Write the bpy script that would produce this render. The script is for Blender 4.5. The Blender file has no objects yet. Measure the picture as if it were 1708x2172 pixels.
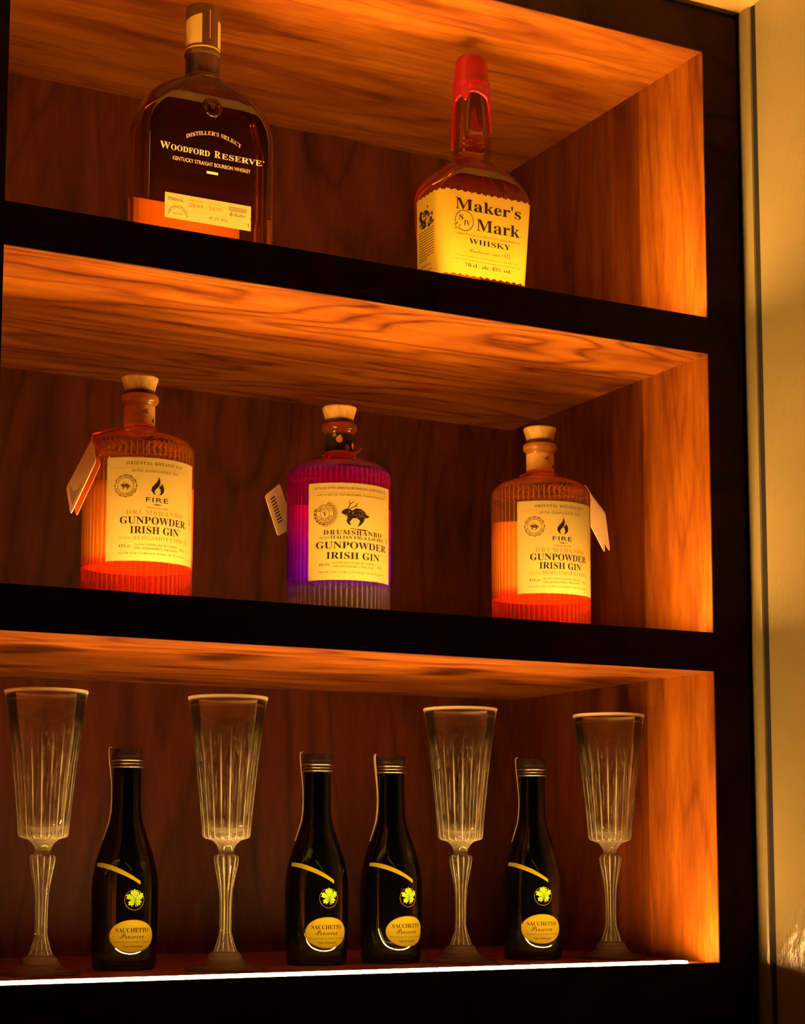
import bpy, bmesh, math, random
from mathutils import Vector, Matrix
from mathutils.geometry import tessellate_polygon
random.seed(7)
sin, cos, pi = math.sin, math.cos, math.pi
S = bpy.context.scene
COL = S.collection

# ------------------------------------------------------------------ camera
F_PX, PX, PY, W, H = 3932.77, 843.956, 1351.69, 1708.0, 2172.0
YAW, PITCH, ROLL = 0.4828, 0.11727, 0.00105
fw = Vector((sin(YAW)*cos(PITCH), cos(YAW)*cos(PITCH), sin(PITCH)))
rt = Vector((cos(YAW), -sin(YAW), 0)); up = rt.cross(fw)
rt, up = cos(ROLL)*rt + sin(ROLL)*up, -sin(ROLL)*rt + cos(ROLL)*up
cd = bpy.data.cameras.new('camera'); cam = bpy.data.objects.new('camera', cd); COL.objects.link(cam)
cd.sensor_fit = 'HORIZONTAL'; cd.sensor_width = 36.0; cd.lens = F_PX*36.0/W
cd.shift_x = (W/2 - PX)/W; cd.shift_y = (PY - H/2)/W
cd.clip_start = 0.01; cd.clip_end = 20
M = Matrix((rt, up, -fw)).transposed().to_4x4(); M.translation = Vector((-1.02676, -1.34251, 0.09385))
cam.matrix_world = M
S.camera = cam

# ------------------------------------------------------------------ world, wall fill lamp, exposure
wd = bpy.data.worlds.new('world'); S.world = wd; wd.use_nodes = True
wd.node_tree.nodes['Background'].inputs[0].default_value = (1.0, 0.50, 0.20, 1)
wd.node_tree.nodes['Background'].inputs[1].default_value = 0.004
LED_COLOR = (1.0, 0.52, 0.16); LED_STRENGTH = 270.0
WALL_FILL_W = 0.30
la = bpy.data.lights.new('wall_fill_lamp', 'AREA'); la.energy = WALL_FILL_W; la.color = (1.0, 0.60, 0.24)  # unseen lamp added to graze the right wall and spare the cabinet front
la.shape = 'DISK'; la.size = 0.12
lo = bpy.data.objects.new('wall_fill_lamp', la); COL.objects.link(lo); lo.location = (-0.95, -0.12, 0.86)
lo.rotation_euler = (Vector((0.04, -0.14, 0.50)) - lo.location).to_track_quat('-Z', 'Y').to_euler()
vs = S.view_settings
S.display_settings.display_device = 'sRGB'
vs.view_transform = 'Standard'; vs.look = 'None'; vs.gamma = 1; vs.use_curve_mapping = False
vs.exposure = 0.0
cy = S.cycles
cy.max_bounces = 16; cy.diffuse_bounces = 5; cy.glossy_bounces = 8; cy.transmission_bounces = 16
cy.transparent_max_bounces = 40; cy.sample_clamp_indirect = 4.0; cy.caustics_refractive = True
cy.use_denoising = True

# ------------------------------------------------------------------ geometry of the place
XL, XR, XS = -0.66, 0.0, 0.039
ZTOP, Z1T, Z1B, Z2T, Z2B = 0.84464, 0.58786, 0.55332, 0.29462, 0.25928
DEP, ZCEIL, ZLOW = 0.351, 0.8905, -0.30

# ------------------------------------------------------------------ materials
def new_mat(name):
    m = bpy.data.materials.new(name); m.use_nodes = True
    nt = m.node_tree; nt.nodes.clear()
    return m, nt, nt.nodes.new('ShaderNodeOutputMaterial')
def N(nt, typ, **kw):
    n = nt.nodes.new('ShaderNode'+typ)
    for k, v in kw.items(): setattr(n, k, v)
    return n
def pr(name, col, rough=0.5, metal=0.0, **ins):
    m, nt, out = new_mat(name)
    b = N(nt, 'BsdfPrincipled'); b.inputs['Base Color'].default_value = (*col, 1)
    b.inputs['Roughness'].default_value = rough; b.inputs['Metallic'].default_value = metal
    if 'label' in name or 'ink' in name or 'paper' in name or 'print' in name: b.inputs['Specular IOR Level'].default_value = 0.08
    for k, v in ins.items(): b.inputs[k.replace('_', ' ')].default_value = v
    nt.links.new(b.outputs[0], out.inputs[0])
    return m
def ramp(nt, stops):
    r = N(nt, 'ValToRGB'); e = r.color_ramp.elements
    while len(e) < len(stops): e.new(0.5)
    for el, (p, c) in zip(e, stops): el.position = p; el.color = (*c, 1)
    return r
def wood(name, scale, dark, mid, light, seed=0.0, rough=0.42, wave=0.55, spec=0.35, joint=None, rings=21):
    m, nt, out = new_mat(name); L = nt.links.new
    tc = N(nt, 'TexCoord'); mp = N(nt, 'Mapping'); mp.inputs['Scale'].default_value = scale
    mp.inputs['Location'].default_value = (seed, seed*1.7, seed*0.6)
    L(tc.outputs['Object'], mp.inputs['Vector'])
    n1 = N(nt, 'TexNoise'); n1.inputs['Scale'].default_value = 6; n1.inputs['Detail'].default_value = 8; n1.inputs['Roughness'].default_value = 0.6
    L(mp.outputs[0], n1.inputs['Vector'])
    n2 = N(nt, 'TexNoise'); n2.inputs['Scale'].default_value = 1.6; n2.inputs['Detail'].default_value = 2; n2.inputs['Distortion'].default_value = 0.4
    L(mp.outputs[0], n2.inputs['Vector'])
    # growth rings: contour lines of a broad noise field
    mu = N(nt, 'Math', operation='MULTIPLY'); mu.inputs[1].default_value = rings; L(n2.outputs[0], mu.inputs[0])
    ad = N(nt, 'Math', operation='MULTIPLY_ADD'); ad.inputs[1].default_value = 1.6; L(n1.outputs[0], ad.inputs[0]); L(mu.outputs[0], ad.inputs[2])
    fr = N(nt, 'Math', operation='PINGPONG'); fr.inputs[1].default_value = 1.0; L(ad.outputs[0], fr.inputs[0])
    pw = N(nt, 'Math', operation='POWER'); pw.inputs[1].default_value = 3.5; L(fr.outputs[0], pw.inputs[0])
    n3 = N(nt, 'TexNoise'); n3.inputs['Scale'].default_value = 46; n3.inputs['Detail'].default_value = 3
    L(mp.outputs[0], n3.inputs['Vector'])
    a = N(nt, 'Math', operation='MULTIPLY_ADD'); a.inputs[1].default_value = -wave*0.5; L(pw.outputs[0], a.inputs[0]); L(n1.outputs[0], a.inputs[2])
    b = N(nt, 'Math', operation='MULTIPLY_ADD'); b.inputs[1].default_value = 0.35; L(n3.outputs[0], b.inputs[0]); L(a.outputs[0], b.inputs[2])
    r = ramp(nt, [(0.30, dark), (0.58, mid), (0.88, light)]); L(b.outputs[0], r.inputs[0])
    p = N(nt, 'BsdfPrincipled'); p.inputs['Roughness'].default_value = rough
    p.inputs['Specular IOR Level'].default_value = spec
    if joint:      # two boards glued edge to edge, the rear one from darker timber
        sp = N(nt, 'SeparateXYZ'); L(tc.outputs['Object'], sp.inputs[0])
        gt = N(nt, 'Math', operation='GREATER_THAN'); gt.inputs[1].default_value = joint; L(sp.outputs[1], gt.inputs[0])
        mc = N(nt, 'Mix', data_type='RGBA', blend_type='MULTIPLY'); mc.inputs[7].default_value = (0.52, 0.42, 0.4, 1)
        L(gt.outputs[0], mc.inputs[0]); L(r.outputs[0], mc.inputs[6]); L(mc.outputs[2], p.inputs['Base Color'])
    else: L(r.outputs[0], p.inputs['Base Color'])
    bm = N(nt, 'Bump'); bm.inputs['Strength'].default_value = 0.12; bm.inputs['Distance'].default_value = 0.001
    L(n3.outputs[0], bm.inputs['Height']); L(bm.outputs[0], p.inputs['Normal'])
    L(p.outputs[0], out.inputs[0])
    return m
WD, WM, WL = (0.075, 0.013, 0.001), (0.24, 0.060, 0.003), (0.44, 0.142, 0.006)
M_wood_x = wood('wood_grain_along_shelf', (0.9, 5.5, 9.0), WD, WM, WL, 0.0, wave=0.62, rings=34)
M_wood_x2 = wood('wood_grain_along_top', (0.8, 6.5, 9.0), WD, WM, WL, 3.1, wave=0.35)
M_wood_z = wood('wood_grain_upright', (6.0, 6.0, 0.8), WD, WM, WL, 1.3, wave=0.3, joint=0.105)
M_edge = wood('dark_stained_edges', (1.5, 6.0, 2.5), (0.013, 0.0045, 0.0022), (0.024, 0.0085, 0.0038), (0.042, 0.015, 0.006), 2.2, rough=0.55, spec=0.06)
M_wood_back = wood('wood_grain_back', (4.5, 6.0, 0.9), (0.034, 0.005, 0.001), (0.085, 0.0155, 0.0015), (0.155, 0.033, 0.003), 5.7, wave=0.5)

def plaster(name, col):
    m, nt, out = new_mat(name); L = nt.links.new
    tc = N(nt, 'TexCoord')
    n1 = N(nt, 'TexNoise'); n1.inputs['Scale'].default_value = 7; n1.inputs['Detail'].default_value = 4
    n2 = N(nt, 'TexNoise'); n2.inputs['Scale'].default_value = 150; n2.inputs['Detail'].default_value = 4
    n3 = N(nt, 'TexVoronoi'); n3.inputs['Scale'].default_value = 60
    mp = N(nt, 'Mapping'); mp.inputs['Scale'].default_value = (1, 1, 0.45); L(tc.outputs['Object'], mp.inputs[0])
    L(tc.outputs['Object'], n1.inputs['Vector']); L(mp.outputs[0], n2.inputs['Vector']); L(mp.outputs[0], n3.inputs['Vector'])
    r = ramp(nt, [(0.3, tuple(c*0.86 for c in col)), (0.7, col)]); L(n1.outputs[0], r.inputs[0])
    sub = N(nt, 'Math', operation='LESS_THAN'); sub.inputs[1].default_value = 0.13; L(n3.outputs['Distance'], sub.inputs[0])
    mx = N(nt, 'Math', operation='MULTIPLY_ADD'); mx.inputs[1].default_value = 0.55; L(sub.outputs[0], mx.inputs[0])
    pt = ramp(nt, [(0.48, (0.12,)*3), (0.66, (1.0,)*3)]); L(n1.outputs[0], pt.inputs[0]); pm = N(nt, 'Math', operation='MULTIPLY'); L(n2.outputs[0], pm.inputs[0]); L(pt.outputs[0], pm.inputs[1]); L(pm.outputs[0], mx.inputs[2])
    b = N(nt, 'Bump'); b.inputs['Strength'].default_value = 0.9; b.inputs['Distance'].default_value = 0.0024; L(mx.outputs[0], b.inputs['Height'])
    p = N(nt, 'BsdfPrincipled'); p.inputs['Roughness'].default_value = 0.27; p.inputs['Specular IOR Level'].default_value = 0.5
    L(r.outputs[0], p.inputs['Base Color']); L(b.outputs[0], p.inputs['Normal']); L(p.outputs[0], out.inputs[0])
    return m
M_wall = plaster('beige_wall_paint', (0.27, 0.215, 0.078))
M_ceil = plaster('cream_ceiling_paint', (0.78, 0.52, 0.15))
M_black = pr('black_joint', (0.004, 0.003, 0.003), 0.8)

def emit(name, col, st):
    m, nt, out = new_mat(name); e = N(nt, 'Emission'); e.inputs[0].default_value = (*col, 1); e.inputs[1].default_value = st
    nt.links.new(e.outputs[0], out.inputs[0]); return m
M_led = emit('led_diffuser_glow', LED_COLOR, LED_STRENGTH)
M_alu = pr('aluminium', (0.55, 0.5, 0.45), 0.35, 1.0)

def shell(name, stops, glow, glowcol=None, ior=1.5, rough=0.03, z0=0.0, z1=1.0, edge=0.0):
    """walls of a coloured glass bottle: tinted see-through wall + gloss + a diffuse glow painted by height for scattered and refracted light"""
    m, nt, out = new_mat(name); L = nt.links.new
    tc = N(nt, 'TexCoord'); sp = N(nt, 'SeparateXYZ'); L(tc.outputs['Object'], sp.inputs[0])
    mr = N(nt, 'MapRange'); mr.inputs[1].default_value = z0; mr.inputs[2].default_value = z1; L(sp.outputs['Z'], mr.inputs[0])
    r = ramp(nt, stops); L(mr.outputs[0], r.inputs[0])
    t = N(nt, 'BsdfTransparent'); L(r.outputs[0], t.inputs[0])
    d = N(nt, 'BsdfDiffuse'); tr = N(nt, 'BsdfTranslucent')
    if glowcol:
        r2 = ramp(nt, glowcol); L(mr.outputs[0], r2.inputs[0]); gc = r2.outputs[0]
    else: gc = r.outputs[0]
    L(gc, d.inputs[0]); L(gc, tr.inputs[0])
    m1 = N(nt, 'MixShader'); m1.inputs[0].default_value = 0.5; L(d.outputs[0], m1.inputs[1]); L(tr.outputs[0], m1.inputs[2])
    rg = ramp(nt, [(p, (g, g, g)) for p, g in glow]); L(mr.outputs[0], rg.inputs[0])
    at = N(nt, 'Attribute', attribute_name='ridge'); ma = N(nt, 'Math', operation='MULTIPLY_ADD'); ma.inputs[1].default_value = 0.30; L(at.outputs['Fac'], ma.inputs[0]); L(rg.outputs[0], ma.inputs[2])  # rib highlights painted as diffuse lines along the ridges
    if edge:   # bright rim of refracted light painted where the wall is seen edge-on
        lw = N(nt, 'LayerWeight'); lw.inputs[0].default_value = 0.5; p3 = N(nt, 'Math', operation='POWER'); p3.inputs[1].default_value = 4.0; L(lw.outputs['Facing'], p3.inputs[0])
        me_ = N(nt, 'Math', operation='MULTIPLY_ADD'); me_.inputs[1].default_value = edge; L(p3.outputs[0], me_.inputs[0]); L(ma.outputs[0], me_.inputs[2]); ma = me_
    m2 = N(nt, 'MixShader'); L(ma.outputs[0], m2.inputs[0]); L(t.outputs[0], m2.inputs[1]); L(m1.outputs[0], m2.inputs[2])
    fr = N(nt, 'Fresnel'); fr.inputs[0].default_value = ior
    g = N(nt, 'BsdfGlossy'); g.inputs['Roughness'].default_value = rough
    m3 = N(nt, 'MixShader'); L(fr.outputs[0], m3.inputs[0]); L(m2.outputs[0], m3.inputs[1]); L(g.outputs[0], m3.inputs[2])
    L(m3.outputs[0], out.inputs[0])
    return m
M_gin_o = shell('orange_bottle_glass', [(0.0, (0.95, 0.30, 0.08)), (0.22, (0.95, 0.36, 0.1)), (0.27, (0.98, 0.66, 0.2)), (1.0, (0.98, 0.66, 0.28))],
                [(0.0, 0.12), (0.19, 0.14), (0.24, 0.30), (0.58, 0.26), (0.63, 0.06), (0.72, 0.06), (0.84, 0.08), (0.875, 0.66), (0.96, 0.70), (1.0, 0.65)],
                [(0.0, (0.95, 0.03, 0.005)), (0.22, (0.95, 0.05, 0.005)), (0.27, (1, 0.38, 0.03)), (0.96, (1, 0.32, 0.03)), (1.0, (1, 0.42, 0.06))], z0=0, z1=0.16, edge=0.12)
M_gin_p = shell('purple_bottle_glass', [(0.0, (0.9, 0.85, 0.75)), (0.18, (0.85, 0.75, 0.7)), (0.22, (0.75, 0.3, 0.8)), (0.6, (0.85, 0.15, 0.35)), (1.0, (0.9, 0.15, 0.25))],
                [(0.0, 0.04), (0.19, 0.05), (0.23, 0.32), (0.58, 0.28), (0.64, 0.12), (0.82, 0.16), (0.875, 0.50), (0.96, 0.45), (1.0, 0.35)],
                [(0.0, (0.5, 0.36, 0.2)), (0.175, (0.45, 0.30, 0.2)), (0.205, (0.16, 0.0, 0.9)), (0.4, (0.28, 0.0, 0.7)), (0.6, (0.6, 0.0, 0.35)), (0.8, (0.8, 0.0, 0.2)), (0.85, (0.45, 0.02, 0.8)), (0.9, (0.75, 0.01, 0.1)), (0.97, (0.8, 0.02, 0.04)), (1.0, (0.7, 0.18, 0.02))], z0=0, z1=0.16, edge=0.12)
M_neckglass = shell('clear_neck_glass', [(0, (0.97, 0.95, 0.9)), (1, (0.97, 0.95, 0.9))], [(0, 0.12), (1, 0.12)], [(0, (1, 0.6, 0.2)), (1, (1, 0.6, 0.2))], z0=0, z1=1)
M_bourbon = shell('dark_bourbon_glass', [(0.0, (0.66, 0.36, 0.10)), (0.26, (0.62, 0.34, 0.10)), (0.29, (0.30, 0.11, 0.03)), (0.58, (0.30, 0.11, 0.03)), (0.72, (0.62, 0.28, 0.09)), (1.0, (0.8, 0.45, 0.18))],
                  [(0, 0.012), (0.58, 0.012), (0.66, 0.06), (0.71, 0.25), (0.74, 0.40), (1.0, 0.40)], [(0, (0.8, 0.16, 0.01)), (0.64, (0.8, 0.18, 0.01)), (0.72, (0.55, 0.28, 0.03)), (1, (0.5, 0.28, 0.03))], z0=0, z1=0.24, edge=0.30)
M_maker_g = shell('amber_whisky_glass', [(0.0, (0.80, 0.30, 0.07)), (0.45, (0.80, 0.30, 0.07)), (0.7, (0.85, 0.40, 0.12)), (1, (0.9, 0.5, 0.2))],
                  [(0, 0.05), (0.4, 0.06), (0.55, 0.12), (1, 0.08)], [(0, (0.95, 0.12, 0.01)), (1, (0.95, 0.16, 0.01))], z0=0, z1=0.24, edge=0.3)
M_green = shell('dark_green_glass', [(0, (0.40, 0.42, 0.20)), (0.08, (0.34, 0.36, 0.16)), (0.24, (0.08, 0.09, 0.035)), (1, (0.03, 0.035, 0.015))], [(0, 0.02), (1, 0.004)], [(0, (0.35, 0.3, 0.1)), (0.25, (0.1, 0.1, 0.03)), (1, (0.05, 0.05, 0.02))], z0=0, z1=0.19)
def crystal(name, clear, k):
    """crystal: refracting glass with pale diffuse haze painted for highlights on the ridges and the glowing rim"""
    m, nt, out = new_mat(name); L = nt.links.new
    p = N(nt, 'BsdfPrincipled'); p.inputs['Base Color'].default_value = (1, 0.99, 0.97, 1); p.inputs['Roughness'].default_value = 0.0
    p.inputs['Transmission Weight'].default_value = 1.0; p.inputs['IOR'].default_value = 1.5
    d = N(nt, 'BsdfDiffuse'); t = N(nt, 'BsdfTranslucent'); mx = N(nt, 'MixShader'); mx.inputs[0].default_value = 0.5
    d.inputs[0].default_value = t.inputs[0].default_value = (1.0, 0.92, 0.56, 1)
    L(d.outputs[0], mx.inputs[1]); L(t.outputs[0], mx.inputs[2])
    at = N(nt, 'Attribute', attribute_name='ridge')
    mp = N(nt, 'Mapping'); mp.inputs['Scale'].default_value = (260, 260, 16); tc0 = N(nt, 'TexCoord'); L(tc0.outputs['Object'], mp.inputs[0])
    nz = N(nt, 'TexNoise'); nz.inputs['Scale'].default_value = 1; nz.inputs['Detail'].default_value = 2; L(mp.outputs[0], nz.inputs['Vector'])
    rn = ramp(nt, [(0.42, (0.25,)*3), (0.66, (1.0,)*3)]); L(nz.outputs[0], rn.inputs[0])
    r = N(nt, 'Math', operation='MULTIPLY'); L(at.outputs['Fac'], r.inputs[0]); L(rn.outputs[0], r.inputs[1])
    tc = N(nt, 'TexCoord'); sp = N(nt, 'SeparateXYZ'); L(tc.outputs['Object'], sp.inputs[0])
    r2 = ramp(nt, [(0.0, (0.05,)*3), (0.07, (0.05,)*3), (0.12, (0.008,)*3), (0.42, (0.008,)*3), (0.475, (0.12,)*3), (0.51, (0.05,)*3), (0.55, (0.002,)*3), (0.986, (0.004,)*3), (0.991, (0.9,)*3)]); mr = N(nt, 'MapRange'); mr.inputs[2].default_value = 0.2252; L(sp.outputs[2], mr.inputs[0]); L(mr.outputs[0], r2.inputs[0])
    mp2 = N(nt, 'Mapping'); mp2.inputs['Scale'].default_value = (900, 900, 2.5); L(tc0.outputs['Object'], mp2.inputs[0])
    nz2 = N(nt, 'TexNoise'); nz2.inputs['Scale'].default_value = 1; nz2.inputs['Detail'].default_value = 1; L(mp2.outputs[0], nz2.inputs['Vector'])
    r3 = ramp(nt, [(0.56, (0.0,)*3), (0.72, (k,)*3)]); L(nz2.outputs[0], r3.inputs[0])
    rz = ramp(nt, [(0.80, (1.0,)*3), (0.90, (0.0,)*3)]); L(mr.outputs[0], rz.inputs[0]); mz = N(nt, 'Math', operation='MULTIPLY'); L(rz.outputs[0], mz.inputs[0]); L(r3.outputs[0], mz.inputs[1])
    m0 = N(nt, 'Math', operation='ADD'); L(r.outputs[0], m0.inputs[0]); L(mz.outputs[0], m0.inputs[1])
    mm = N(nt, 'Math', operation='ADD'); L(m0.outputs[0], mm.inputs[0]); L(r2.outputs[0], mm.inputs[1])
    tb = N(nt, 'BsdfTransparent'); gl = N(nt, 'BsdfGlossy'); gl.inputs['Roughness'].default_value = 0.02; fr = N(nt, 'Fresnel'); fr.inputs[0].default_value = 1.32
    thin = N(nt, 'MixShader'); L(fr.outputs[0], thin.inputs[0]); L(tb.outputs[0], thin.inputs[1]); L(gl.outputs[0], thin.inputs[2])
    bo = N(nt, 'MixShader'); bo.inputs[0].default_value = clear; L(p.outputs[0], bo.inputs[1]); L(thin.outputs[0], bo.inputs[2])
    o = N(nt, 'MixShader'); L(mm.outputs[0], o.inputs[0]); L(bo.outputs[0], o.inputs[1]); L(mx.outputs[0], o.inputs[2]); L(o.outputs[0], out.inputs[0])
    return m
M_clear = crystal('clear_crystal', 0.88, 0.14); M_clear2 = crystal('thick_crystal', 0.45, 0.05)
M_haze = shell('pale_base_glow', [(0, (0.8, 0.8, 0.6)), (1, (0.9, 0.9, 0.8))], [(0, 0.5), (0.35, 0.25), (1, 0.0)], [(0, (0.85, 0.75, 0.45)), (1, (0.85, 0.75, 0.45))], z0=0.004, z1=0.033)  # pale haze painted for the light caught in the bottle bottoms

M_paper = pr('cream_label_paper', (0.25, 0.185, 0.042), 0.55)
M_paper_y = pr('yellow_label_paper', (0.185, 0.130, 0.028), 0.55)
M_paper_m = pr('straw_label_paper', (0.20, 0.125, 0.008), 0.55)
M_oval = pr('golden_label_paper', (0.27, 0.15, 0.001), 0.5)
M_oval_in = pr('golden_label_paper_inner', (0.28, 0.235, 0.001), 0.5)
M_ink = pr('dark_ink', (0.008, 0.004, 0.002), 0.6)
M_ink2 = pr('brown_ink', (0.05, 0.026, 0.006), 0.6)
M_ink3 = pr('faded_gold_ink', (0.17, 0.095, 0.02), 0.6)
M_ink_y = pr('orange_ink', (0.12, 0.05, 0.004), 0.6)
M_cream = pr('cream_print', (0.42, 0.30, 0.15), 0.5)
M_white = pr('pale_paper', (0.34, 0.23, 0.08), 0.5)
M_tag = pr('hang_tag_paper', (0.62, 0.44, 0.22), 0.5)
M_orange_card = pr('orange_card', (0.95, 0.17, 0.03), 0.5)
M_back_o = pr('orange_back_label', (0.85, 0.36, 0.025), 0.6)
M_back_b = pr('amber_back_label', (1.0, 0.62, 0.2), 0.6)
M_cork = None
def cork_mat():
    m, nt, out = new_mat('pale_wood_stopper'); L = nt.links.new
    tc = N(nt, 'TexCoord'); mp = N(nt, 'Mapping'); mp.inputs['Scale'].default_value = (300, 300, 30); L(tc.outputs['Object'], mp.inputs[0])
    n = N(nt, 'TexNoise'); n.inputs['Detail'].default_value = 3; n.inputs['Scale'].default_value = 1; L(mp.outputs[0], n.inputs['Vector'])
    r = ramp(nt, [(0.3, (0.40, 0.22, 0.03)), (0.65, (0.58, 0.34, 0.045))]); L(n.outputs[0], r.inputs[0])
    p = N(nt, 'BsdfPrincipled'); p.inputs['Roughness'].default_value = 0.6; L(r.outputs[0], p.inputs['Base Color']); L(p.outputs[0], out.inputs[0]); return m
M_cork = cork_mat()
M_band = pr('dark_stopper_band', (0.07, 0.03, 0.01), 0.5)
M_cord = pr('red_cord', (0.75, 0.02, 0.01), 0.6)
M_gold = pr('gold_cap_bright', (0.85, 0.62, 0.12), 0.36, 0.4)  # cap gold with the bright reflections painted in
M_cap_dark = pr('gold_cap_dark', (0.11, 0.060, 0.012), 0.3, 0.3)  # dark tone painted for the dark reflections in the gold cap
M_collar = pr('dark_collar', (0.05, 0.018, 0.006), 0.35)
M_wax = pr('red_wax', (0.34, 0.003, 0.010), 0.30, 0.0, Coat_Weight=0.3)
M_capblack = pr('black_screw_cap', (0.012, 0.009, 0.007), 0.28, 0.0)
M_capband = pr('cap_silver_line', (0.75, 0.62, 0.45), 0.3, 1.0)
M_strip = pr('cream_tax_strip', (0.45, 0.36, 0.20), 0.6)
M_leaf = pr('green_leaf_print', (0.19, 0.36, 0.006), 0.5)
M_leaf2 = pr('dark_leaf_vein', (0.06, 0.12, 0.003), 0.5)
M_stripe = pr('yellow_reflection_or_print', (0.22, 0.20, 0.001), 0.5)  # plain yellow painted for the band across the shoulder front, perhaps reflected light
M_red_fig = pr('fig_red', (0.40, 0.03, 0.015), 0.5)
M_orange_fruit = pr('fruit_orange', (0.95, 0.40, 0.05), 0.5)
M_neck_lab = pr('neck_label_cream', (0.75, 0.46, 0.08), 0.5)
M_neck_dark = pr('neck_label_dark', (0.03, 0.025, 0.012), 0.5)
def purple_mat():
    m, nt, out = new_mat('purple_back_label'); L = nt.links.new
    tc = N(nt, 'TexCoord'); sp = N(nt, 'SeparateXYZ'); L(tc.outputs['Object'], sp.inputs[0])
    mr = N(nt, 'MapRange'); mr.inputs[1].default_value = 0.03; mr.inputs[2].default_value = 0.10; L(sp.outputs[2], mr.inputs[0])
    r = ramp(nt, [(0, (0.20, 0.0, 0.95)), (0.5, (0.28, 0.0, 0.85)), (1, (0.60, 0.0, 0.50))]); L(mr.outputs[0], r.inputs[0])
    p = N(nt, 'BsdfPrincipled'); p.inputs['Roughness'].default_value = 0.6; L(r.outputs[0], p.inputs['Base Color']); L(p.outputs[0], out.inputs[0]); return m
M_back_p = purple_mat()

# ------------------------------------------------------------------ object helpers
def link(name, me, parent=None, loc=None):
    o = bpy.data.objects.new(name, me); COL.objects.link(o)
    if parent: o.parent = parent
    if loc: o.location = loc
    return o
def thing(name, label, cat, loc, rz=0.0, group=None):
    o = bpy.data.objects.new(name, None); COL.objects.link(o); o.empty_display_size = 0.02
    o.location = loc; o.rotation_euler = (0, 0, rz); tag(o, label, cat, group); return o
def tag(o, label, cat, group=None):
    o['label'] = label; o['category'] = cat
    if group: o['group'] = group
def mesh(name, verts, faces, mats, parent=None, midx=None, smooth=False, sharp=None):
    me = bpy.data.meshes.new(name); me.from_pydata([tuple(v) for v in verts], [], faces)
    for m in (mats if isinstance(mats, (list, tuple)) else [mats]): me.materials.append(m)
    if midx: me.polygons.foreach_set('material_index', midx)
    if smooth: me.polygons.foreach_set('use_smooth', [True]*len(me.polygons))
    me.update()
    if sharp is not None: me.set_sharp_from_angle(angle=math.radians(sharp))
    return link(name, me, parent)
def box(name, x0, x1, y0, y1, z0, z1, mat, parent=None, bevel=0.0):
    bm = bmesh.new(); bmesh.ops.create_cube(bm, size=1)
    for v in bm.verts: v.co = Vector(((x0+x1)/2 + v.co.x*(x1-x0), (y0+y1)/2 + v.co.y*(y1-y0), (z0+z1)/2 + v.co.z*(z1-z0)))
    if bevel: bmesh.ops.bevel(bm, geom=bm.edges[:], offset=bevel, segments=2, affect='EDGES', profile=0.5)
    me = bpy.data.meshes.new(name); bm.to_mesh(me); bm.free(); me.materials.append(mat)
    return link(name, me, parent)
def smooth_profile(pts, n=4):
    """Catmull-Rom through (r,z) points; a point repeated twice stays a hard corner"""
    segs, cur = [], [pts[0]]
    for p in pts[1:]:
        if p == cur[-1]: segs.append(cur); cur = [p]
        else: cur.append(p)
    segs.append(cur); out = []
    for s in segs:
        if len(s) == 1: out.append(s[0]); continue
        for i in range(len(s)-1):
            p0, p1, p2, p3 = s[max(i-1, 0)], s[i], s[i+1], s[min(i+2, len(s)-1)]
            for k in range(n):
                t = k/n
                out.append(tuple(0.5*(2*p1[j] + (p2[j]-p0[j])*t + (2*p0[j]-5*p1[j]+4*p2[j]-p3[j])*t*t + (3*p1[j]-p0[j]-3*p2[j]+p3[j])*t**3) for j in (0, 1)))
        out.append(s[-1])
    res = [out[0]]
    for p in out[1:]:
        if abs(p[0]-res[-1][0]) + abs(p[1]-res[-1][1]) > 1e-6: res.append(p)
    return [(max(r, 0.0), z) for r, z in res]
def lathe(name, prof, mat, parent=None, seg=64, rib=None, smooth=True, sharp=40, ridge=None):
    verts, faces, rdg = [], [], []
    closed_loop = prof[0] == prof[-1]
    if closed_loop: prof = prof[:-1]
    rows = []
    for i, (r, z) in enumerate(prof):
        if r < 1e-7: rows.append([len(verts)]); verts.append((0, 0, z)); rdg.append(0.0); continue
        row = []
        for k in range(seg):
            a = 2*pi*k/seg; q = r*(1 + rib(a, z, i)) if rib else r
            row.append(len(verts)); verts.append((q*sin(a), -q*cos(a), z)); rdg.append(ridge(a, z, i) if ridge else 0.0)
        rows.append(row)
    pairs = list(zip(rows, rows[1:])) + ([(rows[-1], rows[0])] if closed_loop else [])
    for a, b in pairs:
        if len(a) == 1 and len(b) == 1: continue
        for k in range(seg):
            k2 = (k+1) % seg
            if len(a) == 1: faces.append((a[0], b[k2], b[k]))
            elif len(b) == 1: faces.append((a[k], a[k2], b[0]))
            else: faces.append((a[k], a[k2], b[k2], b[k]))
    o = mesh(name, verts, faces, mat, parent, smooth=smooth, sharp=sharp if smooth else None)
    bm = bmesh.new(); bm.from_mesh(o.data); bmesh.ops.recalc_face_normals(bm, faces=bm.faces); bm.to_mesh(o.data); bm.free()
    if ridge: o.data.attributes.new('ridge', 'FLOAT', 'POINT').data.foreach_set('value', rdg)
    return o
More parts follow.
